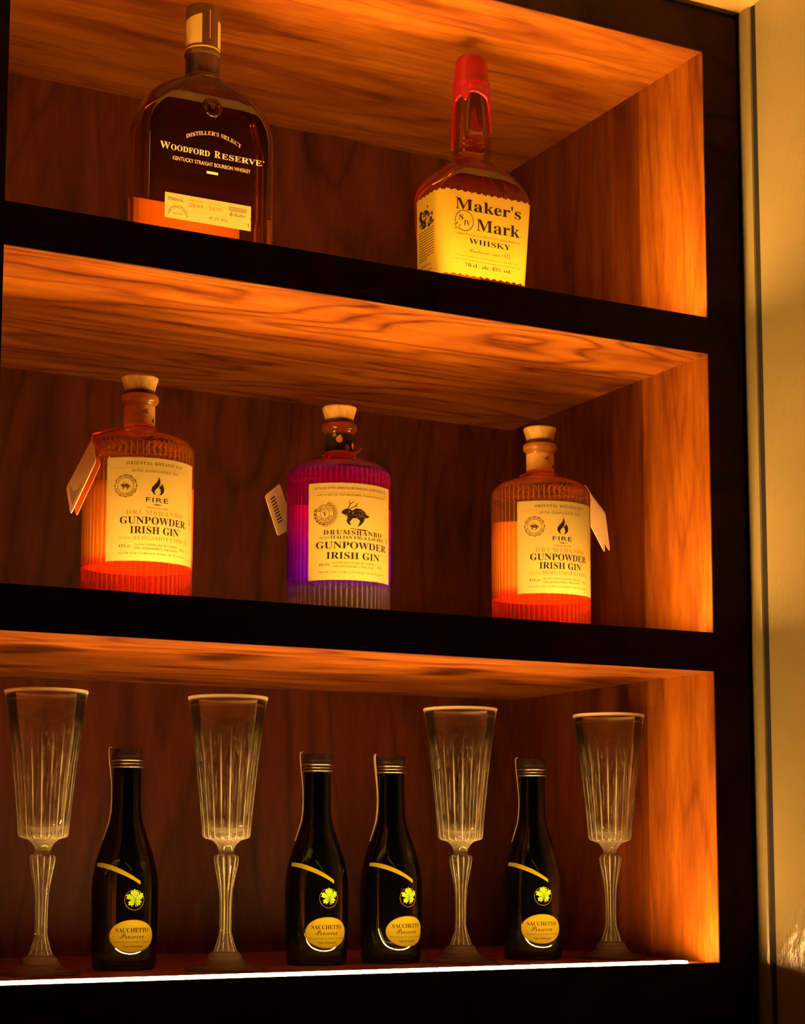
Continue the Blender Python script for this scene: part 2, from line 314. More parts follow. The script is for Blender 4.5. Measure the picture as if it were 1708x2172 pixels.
def tube(name, pts, r, mat, parent=None, n=8, closed=False):
    pts = [Vector(p) for p in pts]; verts, faces = [], []; L = len(pts)
    for i, p in enumerate(pts):
        a = pts[(i-1) % L] if (closed or i > 0) else p; b = pts[(i+1) % L] if (closed or i < L-1) else p
        t = (b-a).normalized(); u = t.cross(Vector((0, 0, 1)))
        if u.length < 1e-4: u = t.cross(Vector((1, 0, 0)))
        u.normalize(); v = t.cross(u)
        for k in range(n): verts.append(p + r*(cos(2*pi*k/n)*u + sin(2*pi*k/n)*v))
    for i in range(L if closed else L-1):
        j = (i+1) % L
        for k in range(n): faces.append((i*n+k, i*n+(k+1) % n, j*n+(k+1) % n, j*n+k))
    if not closed: faces += [tuple(range(n)), tuple(range((L-1)*n, L*n))[::-1]]
    return mesh(name, verts, faces, mat, parent, smooth=True)
def rrect(a, b, c, nc=10, ns=6):
    """outline of a rounded rectangle, half sizes a (x) and b (y), corner radius c; fixed point count"""
    c = min(c, a, b); P = []
    cs = [(a-c, -(b-c), -pi/2), (a-c, b-c, 0), (-(a-c), b-c, pi/2), (-(a-c), -(b-c), pi)]
    for i, (x, y, a0) in enumerate(cs):
        for k in range(nc+1): P.append((x + c*cos(a0+pi/2*k/nc), y + c*sin(a0+pi/2*k/nc)))
        nx, ny, na = cs[(i+1) % 4]; p = P[-1]; q = (nx + c*cos(na), ny + c*sin(na))
        for k in range(1, ns): P.append((p[0]+(q[0]-p[0])*k/ns, p[1]+(q[1]-p[1])*k/ns))
    return P
def loft(name, secs, mat, parent=None, sharp=50):
    """secs: (a, b, c, z) rounded-rectangle sections, closed at both ends"""
    verts, faces = [], []; n = None
    for a, b, c, z in secs:
        P = rrect(a, b, c); n = len(P); verts += [(x, y, z) for x, y in P]
    for i in range(len(secs)-1):
        for k in range(n): faces.append((i*n+k, i*n+(k+1) % n, (i+1)*n+(k+1) % n, (i+1)*n+k))
    faces += [tuple(range(n))[::-1], tuple(range((len(secs)-1)*n, len(secs)*n))]
    return mesh(name, verts, faces, mat, parent, smooth=True, sharp=sharp)

# ------------------------------------------------------------------ printed skins: a sheet of (s, z) mapped onto a bottle wall
def bold(t):
    o = ''
    for ch in t:
        if 'A' <= ch <= 'Z': o += chr(0x1D400 + ord(ch)-65)
        elif 'a' <= ch <= 'z': o += chr(0x1D41A + ord(ch)-97)
        elif '0' <= ch <= '9': o += chr(0x1D7CE + ord(ch)-48)
        else: o += ch
    return o
def script(t):
    o = ''
    for ch in t:
        if 'A' <= ch <= 'Z': o += chr(0x1D4D0 + ord(ch)-65)
        elif 'a' <= ch <= 'z': o += chr(0x1D4EA + ord(ch)-97)
        else: o += ch
    return o
def text_geo(t, res=3, spacing=1.0):
    c = bpy.data.curves.new('t', 'FONT'); c.body = t; c.resolution_u = res; c.space_character = spacing
    o = bpy.data.objects.new('t', c); COL.objects.link(o)
    ev = o.evaluated_get(bpy.context.evaluated_depsgraph_get()); me = ev.to_mesh()
    V = [(v.co.x, v.co.y) for v in me.vertices]; Fc = [tuple(p.vertices) for p in me.polygons]
    ev.to_mesh_clear(); bpy.data.objects.remove(o); bpy.data.curves.remove(c)
    return V, Fc
class Skin:
    def __init__(s, fn, lift=0.00012): s.fn, s.V, s.F, s.I, s.mats, s.lift, s.lay = fn, [], [], [], [], lift, 0
    def mi(s, m):
        if m not in s.mats: s.mats.append(m)
        return s.mats.index(m)
    def put(s, V, F, m, layer=1):
        b = len(s.V); s.V += [s.fn(x, z, s.lift*layer) for x, z in V]; i = s.mi(m)
        s.F += [tuple(b+k for k in f) for f in F]; s.I += [i]*len(F)
    def sheet(s, s0, s1, z0, z1, m, ns=60, nz=40, teeth=0.0, edge=None, layer=0):
        V, F = [], []
        for j in range(nz+1):
            for i in range(ns+1):
                x = s0 + (s1-s0)*i/ns; z = z0 + (z1-z0)*j/nz
                if teeth:
                    if j in (0, nz): z += (1 if j else -1)*teeth*(1 if i % 2 else -1)
                    elif i in (0, ns): x += (1 if i else -1)*teeth*(1 if j % 2 else -1)
                if edge and j in (0, nz): z += edge(x, j == nz)
                V.append((x, z))
        for j in range(nz):
            for i in range(ns): F.append((j*(ns+1)+i, j*(ns+1)+i+1, (j+1)*(ns+1)+i+1, (j+1)*(ns+1)+i))
        s.put(V, F, m, layer)
    def text(s, t, x0, x1, z, h, m, res=3, arc=0.0, layer=1, spacing=1.0, cap=0.69):
        V, F = text_geo(t, res, spacing); xs = [v[0] for v in V]; a, b = min(xs), max(xs); k = (x1-x0)/(b-a); xc = (x0+x1)/2
        P = []
        for x, y in V:
            X = x0 + (x-a)*k; P.append((X, z + y*h/cap - arc*((X-xc)/((x1-x0)/2))**2))
        s.put(P, F, m, layer)
    def text_ring(s, t, cx, cz, r, h, a0, a1, m, layer=1, inward=False):
        V, F = text_geo(t, 2); xs = [v[0] for v in V]; a, b = min(xs), max(xs); P = []
        for x, y in V:
            th = a0 + (a1-a0)*(x-a)/(b-a); rr = r + (-1 if inward else 1)*y*h/0.69
            P.append((cx + rr*sin(th), cz + rr*cos(th)))
        s.put(P, F, m, layer)
    def poly(s, pts, m, layer=1):
        bm = bmesh.new(); vs_ = [bm.verts.new((x, z, 0)) for x, z in pts]
        for tri in tessellate_polygon([[Vector((x, z, 0)) for x, z in pts]]):
            try: bm.faces.new([vs_[q] for q in tri])
            except ValueError: pass
        for _ in range(5):
            lg = [e for e in bm.edges if e.calc_length() > 0.0028]
            if not lg: break
            bmesh.ops.subdivide_edges(bm, edges=lg, cuts=1); bmesh.ops.triangulate(bm, faces=[f for f in bm.faces if len(f.verts) > 3])
        bm.verts.index_update()
        V = [(v.co.x, v.co.y) for v in bm.verts]; F = [tuple(v.index for v in f.verts) for f in bm.faces]; bm.free()
        s.put(V, F, m, layer)
    def ring(s, cx, cz, r0, r1, m, n=40, sx=1.0, layer=1, a0=0.0, a1=2*pi):
        V, F = [], []
        for i in range(n+1):
            a = a0 + (a1-a0)*i/n
            V += [(cx + r0*sx*sin(a), cz + r0*cos(a)), (cx + r1*sx*sin(a), cz + r1*cos(a))]
        for i in range(n): F.append((2*i, 2*i+1, 2*i+3, 2*i+2))
        s.put(V, F, m, layer)
    def disc(s, cx, cz, rx, rz, m, n=48, nr=6, layer=1):
        V, F = [(cx, cz)], []
        for j in range(1, nr+1):
            for i in range(n): V.append((cx + rx*j/nr*cos(2*pi*i/n), cz + rz*j/nr*sin(2*pi*i/n)))
        for i in range(n): F.append((0, 1+i, 1+(i+1) % n))
        for j in range(nr-1):
            for i in range(n): F.append((1+j*n+i, 1+(j+1)*n+i, 1+(j+1)*n+(i+1) % n, 1+j*n+(i+1) % n))
        s.put(V, F, m, layer)
    def line(s, pts, w, m, layer=1):
        for (x0, z0), (x1, z1) in zip(pts, pts[1:]):
            d = math.hypot(x1-x0, z1-z0) or 1e-9; nx, nz = -(z1-z0)/d*w/2, (x1-x0)/d*w/2; n = max(1, int(d/0.003)); V, F = [], []
            for i in range(n+1):
                t = i/n; x, z = x0+(x1-x0)*t, z0+(z1-z0)*t; V += [(x+nx, z+nz), (x-nx, z-nz)]
            for i in range(n): F.append((2*i, 2*i+1, 2*i+3, 2*i+2))
            s.put(V, F, m, layer)
    def build(s, name, parent, smooth=True): return mesh(name, s.V, s.F, s.mats, parent, midx=s.I, smooth=smooth)
def cyl_fn(R): return lambda s, z, o: Vector(((R+o)*sin(s/R), -(R+o)*cos(s/R), z))
def front_fn(y): return lambda s, z, o: Vector((s, y-o, z))

# ------------------------------------------------------------------ the room
def struct(o): o['kind'] = 'structure'; return o
YW = -1.7
wr = struct(box('wall_right', XS+0.0025, XS+0.14, YW, -0.0262, ZLOW, ZCEIL, M_wall, bevel=0.0004))
bm_fill = struct(box('trim_1', XS+0.0044, XS+0.14, -0.0262, 0.37, ZLOW, ZCEIL, M_black))
# rounded plaster bead between cabinet and joint
V, Fc = [], []
prof = [(XS+0.0035, 0.0), (XS+0.0026, -0.003), (XS+0.0020, -0.008), (XS+0.0020, -0.0145), (XS+0.0028, -0.0170), (XS+0.0043, -0.0178), (XS+0.0043, 0.0)]
n = len(prof)
for zi in range(2):
    V += [(x, y, (ZLOW, ZCEIL)[zi]) for x, y in prof]
Fc = [(k, (k+1) % n, n+(k+1) % n, n+k) for k in range(n)] + [tuple(range(n))[::-1], tuple(range(n, 2*n))]
struct(mesh('trim_2', V, Fc, M_wall))
struct(box('ceiling', -1.5, XS+0.14, -0.085, 0.37, ZCEIL, ZCEIL+0.05, M_ceil))
struct(box('wall_back', -1.5, XS+0.14, 0.372, 0.42, ZLOW, ZCEIL, M_wall))

# ------------------------------------------------------------------ the shelving unit
cab = thing('shelving_unit', 'built-in dark reddish wooden shelving unit holding the bottles and glasses', 'shelving', (0, 0, 0))
B = 0.0007
GAP = 0.006
EB = 0.0016      # thickness of the dark-stained edge bands on every front edge
def grooved_shelf(zb, zt):
    """a shelf board with a groove near the front edge that takes the light strip"""
    pr_ = [(EB, zb), (DEP, zb), (DEP, zt), (GY1, zt), (GY1, zt-0.004), (GY0, zt-0.004), (GY0, zt), (EB, zt)]
    n = len(pr_); V = [(x, y, z) for x in (XL, XR) for y, z in pr_]
    F = [(k, n+k, n+(k+1) % n, (k+1) % n) for k in range(n)]
    F += [(7, 6, 5, 0), (5, 4, 1, 0), (4, 3, 2, 1)]; F += [(n+0, n+5, n+6, n+7), (n+0, n+1, n+4, n+5), (n+1, n+2, n+3, n+4)]
    o = mesh('shelf', V, F, M_wood_x, cab)
    bm = bmesh.new(); bm.from_mesh(o.data); bmesh.ops.recalc_face_normals(bm, faces=bm.faces); bm.to_mesh(o.data); bm.free()
    box('edge_band', XL, XR, 0, EB, zb, zt, M_edge, cab, 0.0004)
GY0, GY1 = 0.0115, 0.0225
box('side_panel', XR, XS, EB, DEP+0.016, ZLOW, ZCEIL-GAP, M_wood_z, cab)
box('edge_band', XR, XS, 0, EB, ZLOW, ZCEIL-GAP, M_edge, cab, 0.0004)
box('side_panel', XL-0.06, XL, EB, DEP+0.016, ZLOW, ZCEIL-GAP, M_wood_z, cab)
box('edge_band', XL-0.06, XL, 0, EB, ZLOW, ZCEIL-GAP, M_edge, cab, 0.0004)
box('back_panel', XL, XR, DEP, DEP+0.016, ZLOW, ZCEIL-GAP, M_wood_back, cab)
box('top_panel', XL, XR, EB, DEP, ZTOP, ZCEIL-GAP, M_wood_x2, cab)
box('edge_band', XL, XR, 0, EB, ZTOP, ZCEIL-GAP, M_edge, cab, 0.0004)
grooved_shelf(Z1B, Z1T); grooved_shelf(Z2B, Z2T); grooved_shelf(-0.05, 0.0)
box('base_panel', XL, XR, 0.0004, 0.02, ZLOW, -0.0503, M_edge, cab)
box('shadow_filler', XL-0.06, XS, 0.004, 0.10, ZCEIL-GAP, ZCEIL-0.0002, M_black, cab)

# ------------------------------------------------------------------ LED strips at the front of each shelf
def led(z, label, rise, x0=-0.645, x1=-0.035):
    t = thing('led_strip', label, 'light strip', ((x0+x1)/2, (GY0+GY1)/2, z-0.004), 0, 'light strips along the shelf fronts')
    h = (x1-x0)/2; top = 0.004 + rise
    box('housing', -h-0.001, h+0.001, -0.0053, 0.0053, 0.0, 0.0012, M_alu, t)
    box('back_wall', -h-0.001, h+0.001, 0.0043, 0.0053, 0.0012, top+0.0002, M_alu, t)
    box('diffuser', -h, h, -0.0048, 0.0042, 0.0013, top, M_led, t, 0.0005)
    return t
led(0.0, 'glowing white light strip along the front of the shelf with flutes', 0.0016, x1=-0.026)
led(Z2T, 'light strip at the front of the middle shelf lighting three gin bottles', 0.0003)
led(Z1T, 'light strip at the front of the top shelf lighting two whiskey bottles', 0.0003)

# ------------------------------------------------------------------ bourbon flask (top shelf, left)
def text_label_bourbon(p):
    yb = -0.0273
    k = Skin(front_fn(yb))
    k.text(bold("DISTILLER'S SELECT"), -0.0245, 0.0255, 0.1115, 0.0034, M_cream, arc=0.0068)
    k.text(bold('W'), -0.0475, -0.0385, 0.0925, 0.0060, M_cream); k.text(bold('OODFORD'), -0.0378, -0.0030, 0.0925, 0.0048, M_cream)
    k.text(bold('R'), 0.0012, 0.0068, 0.0925, 0.0060, M_cream); k.text(bold('ESERVE'), 0.0078, 0.0448, 0.0925, 0.0048, M_cream)
    k.disc(0.0465, 0.0968, 0.0006, 0.0006, M_cream, 10, 1)
    k.text("KENTUCKY STRAIGHT BOURBON WHISKEY", -0.036, 0.0345, 0.0842, 0.0033, M_cream, 2)
    k.sheet(-0.0056, 0.0046, 0.0774, 0.0796, M_cream, 2, 1, layer=1)
    k.build('printed_name', p)
    k = Skin(front_fn(yb - 0.0001))
    x0, x1, z0, z1 = -0.0425, 0.0352, 0.0334, 0.0552
    k.poly([(x0, z0), (x1, z0), (x1, z0+0.0098), (x1-0.0008, z0+0.0105), (x1, z0+0.0112), (x1, z1), (x0, z1), (x0, z0+0.0112), (x0+0.0008, z0+0.0105), (x0, z0+0.0098)], M_paper_y, 0)
    k.text('700mL', -0.040, -0.0255, 0.0487, 0.0028, M_ink)
    k.text('LABEL BATCH', -0.0215, -0.0085, 0.0510, 0.0010, M_ink2, 2); k.text('0844', -0.0210, -0.0085, 0.0456, 0.0036, M_ink_y)
    k.text('BOTTLE NO.', -0.0030, 0.0080, 0.0510, 0.0010, M_ink2, 2); k.text('5870', -0.0030, 0.0080, 0.0458, 0.0032, M_ink_y)
    k.ring(-0.0310, 0.0365, 0.0082, 0.0086, M_ink, 30, a0=-1.65, a1=1.65); k.text_ring('PROPRIETARY', -0.0310, 0.0365, 0.0062, 0.0014, -1.35, 1.35, M_ink)
    k.text('BATCH', -0.0350, -0.0270, 0.0372, 0.0017, M_ink)
    k.text('43.2% VOL.', -0.0030, 0.0150, 0.0380, 0.0022, M_ink)
    for i, (a, b) in enumerate([(0.0150, 0.0310), (0.0145, 0.0315), (0.0150, 0.0310)]): k.line([(a, 0.0515-i*0.0014), (b, 0.0515-i*0.0014)], 0.0006, M_ink2)
    sg = [(0.0155, 0.0440), (0.0175, 0.0475), (0.0165, 0.0435), (0.0195, 0.0465), (0.0205, 0.0440), (0.0220, 0.0470), (0.0225, 0.0438), (0.0245, 0.0455), (0.0250, 0.0440), (0.0265, 0.0468), (0.0270, 0.0440), (0.0290, 0.0462), (0.0300, 0.0445)]
    k.line(sg, 0.0004, M_ink)
    k.text('I', 0.0325, 0.0332, 0.0365, 0.0030, M_ink)
    k.build('front_label', p, smooth=False)
def bourbon_flask(x, y, z):
    t = thing('whiskey_bottle', 'flat round-shouldered bourbon bottle with gold cap, name printed in white', 'bottle', (x, y, z))
    A = [(0.0, 0.0560), (0.0, 0.0560), (0.004, 0.0600), (0.02, 0.0602), (0.09, 0.0602), (0.1164, 0.0600), (0.1250, 0.0588), (0.1334, 0.0567), (0.1410, 0.0535), (0.1475, 0.0500), (0.1530, 0.0450), (0.1576, 0.0395), (0.1615, 0.0335), (0.1649, 0.0270), (0.1675, 0.0215), (0.1690, 0.0180), (0.1705, 0.0158), (0.1734, 0.0147), (0.180, 0.0142), (0.205, 0.0130)]
    secs = []
    for zz, a in A[1:]:
        b = 0.0272 if zz < 0.13 else max(0.0130, 0.0272 - (0.0272-0.0150)*min(1, ((zz-0.13)/0.041))**1.5)
        b = min(b, a); c = 0.014 if zz < 0.13 else min(a, b, 0.014 + (zz-0.13)*0.05)
        if zz == 0.0: b = 0.0240
        if zz >= 0.1690: b = a; c = a
        secs.append((a, b, c, zz))
    loft('glass_body', secs, M_bourbon, t)
    # inner wall of the flask
    # raised round medallion on the shoulder
    P = []
    med = lathe('medallion', smooth_profile([(0.0, 0.0012), (0.0035, 0.0012), (0.0050, 0.0006), (0.0066, 0.0022), (0.0078, 0.0022), (0.0088, 0.0)], 3), M_bourbon, t, 40)
    med.rotation_euler = (pi/2 - 0.10, 0, 0); med.location = (-0.001, -0.0262, 0.1365); med.scale = (1.0, 1.12, 1.0)
    k = Skin(front_fn(0)); k.text(bold('W'), -0.0026, 0.0026, -0.0022, 0.0045, M_collar); mm = k.build('initial', med); mm.rotation_euler = (-pi/2, 0, 0); mm.location = (0, 0, 0.0018)
    text_label_bourbon(t)
    k = Skin(lambda s, zz, o: Vector((s, 0.0262, zz)), 0); k.sheet(-0.051, 0.047, 0.008, 0.0665, M_back_b, 4, 4); k.build('back_label', t)
    lathe('collar', [(0.0, 0.1728), (0.0147, 0.1728), (0.0149, 0.1745), (0.0146, 0.1790), (0.0149, 0.1800), (0.0146, 0.1812), (0.0149, 0.1824), (0.0146, 0.1836), (0.0149, 0.1850), (0.0147, 0.1900), (0.0, 0.1900)], M_collar, t, 48)
    lathe('cap', [(0.0, 0.1901), (0.0152, 0.1901), (0.0157, 0.1912), (0.0157, 0.1932), (0.0152, 0.1945), (0.0150, 0.2325), (0.0142, 0.2347), (0.0, 0.2352)], M_cap_dark, t, 48)
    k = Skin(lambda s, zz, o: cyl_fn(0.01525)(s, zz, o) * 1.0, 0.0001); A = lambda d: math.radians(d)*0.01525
    k.sheet(A(-97), A(-24), 0.1985, 0.2230, M_gold, 24, 3, edge=lambda x, top: (x-A(-60))*0.20 if top else 0.0); k.sheet(A(36), A(110), 0.1975, 0.2215, M_gold, 24, 3)  # bright reflections of the metal painted as panels on the cap
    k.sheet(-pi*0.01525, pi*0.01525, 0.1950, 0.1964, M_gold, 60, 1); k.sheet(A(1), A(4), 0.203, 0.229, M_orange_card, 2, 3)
    k.build('painted_cap_reflections', t)
    return t
bourbon_flask(-0.4645, 0.095, Z1T)

# ------------------------------------------------------------------ square whisky bottle with red wax (top shelf, right)
def wax_bottle(x, y, z):
    t = thing('whisky_bottle', 'squared whisky bottle with dripping red wax top and yellow label', 'bottle', (x, y, z))
    taper = lambda zz: 0.880 + 0.120*min(1, max(0, zz/0.100))
    A0, B0, C0 = 0.0495, 0.0300, 0.0125
    secs = [(0.0405, 0.0225, 0.010, 0.0)]
    for zz in (0.003, 0.01, 0.03, 0.06, 0.09, 0.100): secs.append((A0*taper(zz), B0*taper(zz), C0, zz))
    for zz, a, b, c in [(0.1055, 0.0488, 0.0298, 0.0135), (0.1105, 0.0476, 0.0293, 0.015), (0.1160, 0.0443, 0.0280, 0.017), (0.1215, 0.0396, 0.0262, 0.018), (0.1265, 0.0338, 0.0240, 0.0185), (0.1312, 0.0270, 0.0215, 0.0185), (0.1349, 0.0222, 0.0197, 0.0186), (0.1385, 0.0185, 0.0183, 0.0181)]: secs.append((a, b, c, zz))
    for r, zz in [(0.0176, 0.1420), (0.0172, 0.1445), (0.0179, 0.1462), (0.0179, 0.1480), (0.0172, 0.1495), (0.0179, 0.1512), (0.0179, 0.1530), (0.0172, 0.1545), (0.0178, 0.1562), (0.0178, 0.1585), (0.0170, 0.1605), (0.0166, 0.165), (0.0158, 0.19), (0.0140, 0.215)]: secs.append((r, r, r, zz))
    loft('glass_body', secs, M_maker_g, t, 60)
    # wax: skin of revolution whose lower rim is cut by arches and drips
    prof = [(0.0, 0.2395), (0.0095, 0.2392), (0.0130, 0.2380), (0.0145, 0.2350), (0.0150, 0.2300), (0.0160, 0.2180), (0.0170, 0.2128), (0.0173, 0.2108), (0.0169, 0.2092), (0.0170, 0.2070), (0.0174, 0.2000), (0.0177, 0.1900), (0.0183, 0.1700), (0.0190, 0.1400)]
    def rad(zz):
        for (r0, z0), (r1, z1) in zip(prof, prof[1:]):
            if z1 <= zz <= z0: return r0 + (r1-r0)*((z0-zz)/(z0-z1))
        return prof[-1][0]
    def rim(a):
        d = 0
        for ang, amp, w in ((-112, .044, 15), (-48, .0065, 9), (50, .029, 13), (120, .02, 12), (165, .03, 14), (-160, .022, 12)):
            dd = (math.degrees(a)-ang+180) % 360 - 180; d += amp*math.exp(-abs(dd/w)**2.6)
        return 0.1965 + 0.0035*cos(2*a+0.9) - d
    seg, nz = 144, 46; V, Fc = [], []
    for j in range(nz+1):
        for i in range(seg):
            a = 2*pi*i/seg; zb = rim(a); tt = j/nz
            zz = 0.2394 + (zb-0.2394)*tt
            r = rad(zz) + (0.0005*math.exp(-((tt-0.97)/0.02)**2))
            V.append((r*sin(a), -r*cos(a), zz))
    for j in range(2):   # rolled lower lip closing back to the glass
        for i in range(seg):
            a = 2*pi*i/seg; zz = rim(a) - (0.0006 if j == 0 else -0.0004); r = rad(zz) - (0.0006, 0.0026)[j]
            V.append((r*sin(a), -r*cos(a), zz))
    R = nz+3
    for j in range(R-1):
        for i in range(seg): Fc.append((j*seg+i, (j+1)*seg+i, (j+1)*seg+(i+1) % seg, j*seg+(i+1) % seg))
    Fc.append(tuple(range(seg)))
    mesh('wax_seal', V, Fc, M_wax, t, smooth=True, sharp=70)
    # wrap-around label: arc length s along the rounded outline, 0 = middle of the front face
    def wrap(s, zz, o):
        k = taper(zz); a, b, c = A0*k, B0*k, C0; fl = a-c; q = c*pi/2; sg = 1 if s >= 0 else -1; d = abs(s)
        if d <= fl: x, y, nx, ny = d, -b, 0, -1
        elif d <= fl+q:
            th = (d-fl)/c; x, y, nx, ny = fl+c*sin(th), -(b-c)-c*cos(th), sin(th), -cos(th)
        else: x, y, nx, ny = a, -(b-c)+(d-fl-q), 1, 0
        e = o + 0.0002
        return Vector((sg*(x+nx*e), y+ny*e, zz))
    k = Skin(wrap, 0.00016)
    rnd = random.Random(3); ph = [rnd.uniform(0, 6) for _ in range(4)]
    edge = lambda x, top: 0.0007*sin(x*900+ph[0]) + 0.0004*sin(x*2100+ph[1])
    k.sheet(-0.088, 0.052, 0.0212, 0.0975, M_paper_m, 160, 24, edge=edge)
    k.text(bold("Maker's"), -0.0340, 0.0345, 0.0805, 0.0102, M_ink, 5)
    k.text(bold("Mark"), -0.0120, 0.0335, 0.0635, 0.0108, M_ink, 5); k.disc(0.0350, 0.0645, 0.0005, 0.0005, M_ink, 8, 1)
    k.ring(-0.0245, 0.0705, 0.0089, 0.0095, M_ink, 40); k.text(bold('S'), -0.0300, -0.0257, 0.0710, 0.0050, M_ink); k.text(bold('IV'), -0.0250, -0.0185, 0.0665, 0.0048, M_ink)
    star = []
    for i in range(10): r_ = (0.0042, 0.0018)[i % 2]; a_ = pi*i/5; star.append((-0.0315 + r_*sin(a_), 0.0650 + r_*cos(a_)))
    k.poly(star, M_ink, 1); k.poly([(-0.0315+(px+0.0315)*0.72, 0.0650+(pz-0.0650)*0.72) for px, pz in star], M_paper_m, 2)
    k.text('KENTUCKY STRAIGHT BOURBON', -0.0320, 0.0335, 0.0575, 0.0018, M_ink2, 2)
    k.text(bold('WHISKY'), -0.0195, 0.0240, 0.0505, 0.0048, M_ink, 4)
    k.text(script('Handmade since 1953'), -0.0195, 0.0235, 0.0428, 0.0034, M_ink2, 3)
    k.text('Made by the Maker\u2019s Mark Distillery, Inc. Star Hill Farm', -0.0330, 0.0325, 0.0380, 0.0013, M_ink2, 2)
    k.text('Loretto, KY. under the personal supervision of Bill Samuels', -0.0360, 0.0350, 0.0345, 0.0013, M_ink2, 2)
    k.text(bold('70 cl \u00b7 alc. 45% vol.'), -0.0230, 0.0250, 0.0292, 0.0032, M_ink, 3)
    # left face: woodcut and small print
    L0, L1 = -0.0835, -0.0560
    for i in range(46):
        cx = rnd.uniform(L0+0.002, L1-0.002); tz = (cx-L0)/(L1-L0); hi = 0.089 - 0.006*abs(sin(tz*5)); cz = rnd.uniform(0.070, hi); w = rnd.uniform(0.0012, 0.0042); hh = rnd.uniform(0.0008, 0.0028)
        pts = [(cx + w*cos(q*pi/4)*rnd.uniform(.6, 1), cz + hh*sin(q*pi/4)*rnd.uniform(.6, 1)) for q in range(8)]
        k.poly(pts, M_ink if rnd.random() < .75 else M_ink2, 1 + (i % 3)*0.3)
    for cx, cz in ((-0.074, 0.078), (-0.066, 0.075), (-0.062, 0.081)): k.disc(cx, cz, 0.0028, 0.0013, M_paper_m, 12, 1, layer=2.2)
    for i in range(12):
        zz = 0.0665 - i*0.00235; x = L0
        while x < L1-0.001:
            w = min(rnd.uniform(0.0015, 0.0045), L1-x); k.line([(x, zz), (x+w, zz)], 0.0008, M_ink); x += w+0.0006
            if i == 11 and x > L0+0.014: break
    sg = [(L0+0.003+i*0.0011, 0.0345 + (0.0022 if i % 2 else -0.0008)*rnd.uniform(.5, 1.1)) for i in range(17)]
    k.line(sg, 0.0005, M_ink2); k.line([(L0+0.004, 0.0300), (L1-0.004, 0.0300)], 0.0008, M_ink2)
    k.build('label', t, smooth=True)
    k = Skin(lambda s, zz, o: Vector((s, 0.0225, zz)), 0); k.sheet(-0.036, 0.022, 0.004, 0.09, M_back_b, 4, 4); k.build('back_label', t)
    return t
wax_bottle(-0.2050, 0.080, Z1T)

# ------------------------------------------------------------------ ribbed gin bottles (middle shelf)
RG = 0.0459
GIN_PROF = smooth_profile([(0.0, 0.004), (0.030, 0.003), (0.042, 0.0002), (0.0448, 0.002), (0.0453, 0.006), (0.0455, 0.03), (0.0456, 0.06), (0.0457, 0.09), (0.0458, 0.1290), (0.0452, 0.1335), (0.0435, 0.1372), (0.0405, 0.1402), (0.0355, 0.1428), (0.0300, 0.1449), (0.0230, 0.1475), (0.0175, 0.1500), (0.0145, 0.1520), (0.0130, 0.1545), (0.0126, 0.158), (0.0126, 0.1700), (0.0126, 0.1700), (0.0135, 0.1722), (0.0155, 0.1745), (0.0161, 0.1770), (0.0155, 0.1795), (0.0140, 0.1805), (0.0120, 0.1807), (0.0120, 0.1807), (0.0105, 0.1807)], 4)
def gin_rib(a, z, i):
    if z < 0.0015 or z > 0.1370: return 0.0
    f = min(1, (z-0.0015)/0.004, (0.1370-z)/0.004)
    return 0.016*f*(abs(cos(30*a)) - 0.6)
def seal_deco(k, cx, cz, r, kind):
    m = M_ink2
    if kind == 'o':
        k.ring(cx, cz, r*0.95, r, m); k.ring(cx, cz, r*0.70, r*0.735, m, 30)
        for i in range(12):
            a = 2*pi*i/12; k.disc(cx + r*1.0*sin(a), cz + r*1.0*cos(a), r*0.07, r*0.07, m, 8, 1)
        k.text_ring('SLOW DISTILLED', cx, cz, r*0.76, r*0.15, -1.3, 1.3, m); k.text_ring('BY HAND IRELAND', cx, cz, r*0.90, r*0.15, 4.45, 1.85, m, inward=True)
    else:
        m = M_ink2
        k.ring(cx, cz, r*0.78, r*0.84, m); k.ring(cx, cz, r*0.40, r*0.44, m, 30)
        k.text_ring('BRUNO', cx, cz, r*0.48, r*0.22, -1.2, 1.2, M_ink); k.text_ring('VANZAN', cx, cz, r*0.70, r*0.22, 4.4, 1.9, M_ink, inward=True)
        k.text(bold('V'), cx-r*0.2, cx+r*0.2, cz-r*0.2, r*0.4, M_ink)
        for i in range(26):
            a = 0.2+2.9*i/25; r0, r1 = r*0.88, r*(1.12+0.1*(i % 2)); k.line([(cx+r0*sin(a), cz+r0*cos(a)), (cx+r1*sin(a+0.12), cz+r1*cos(a+0.12))], 0.0005, m)
        for i in range(12):
            a = 3.3+1.9*i/11; k.disc(cx+r*0.98*sin(a), cz+r*0.98*cos(a), r*0.13, r*0.10, M_ink3 if i % 2 else m, 8, 1)
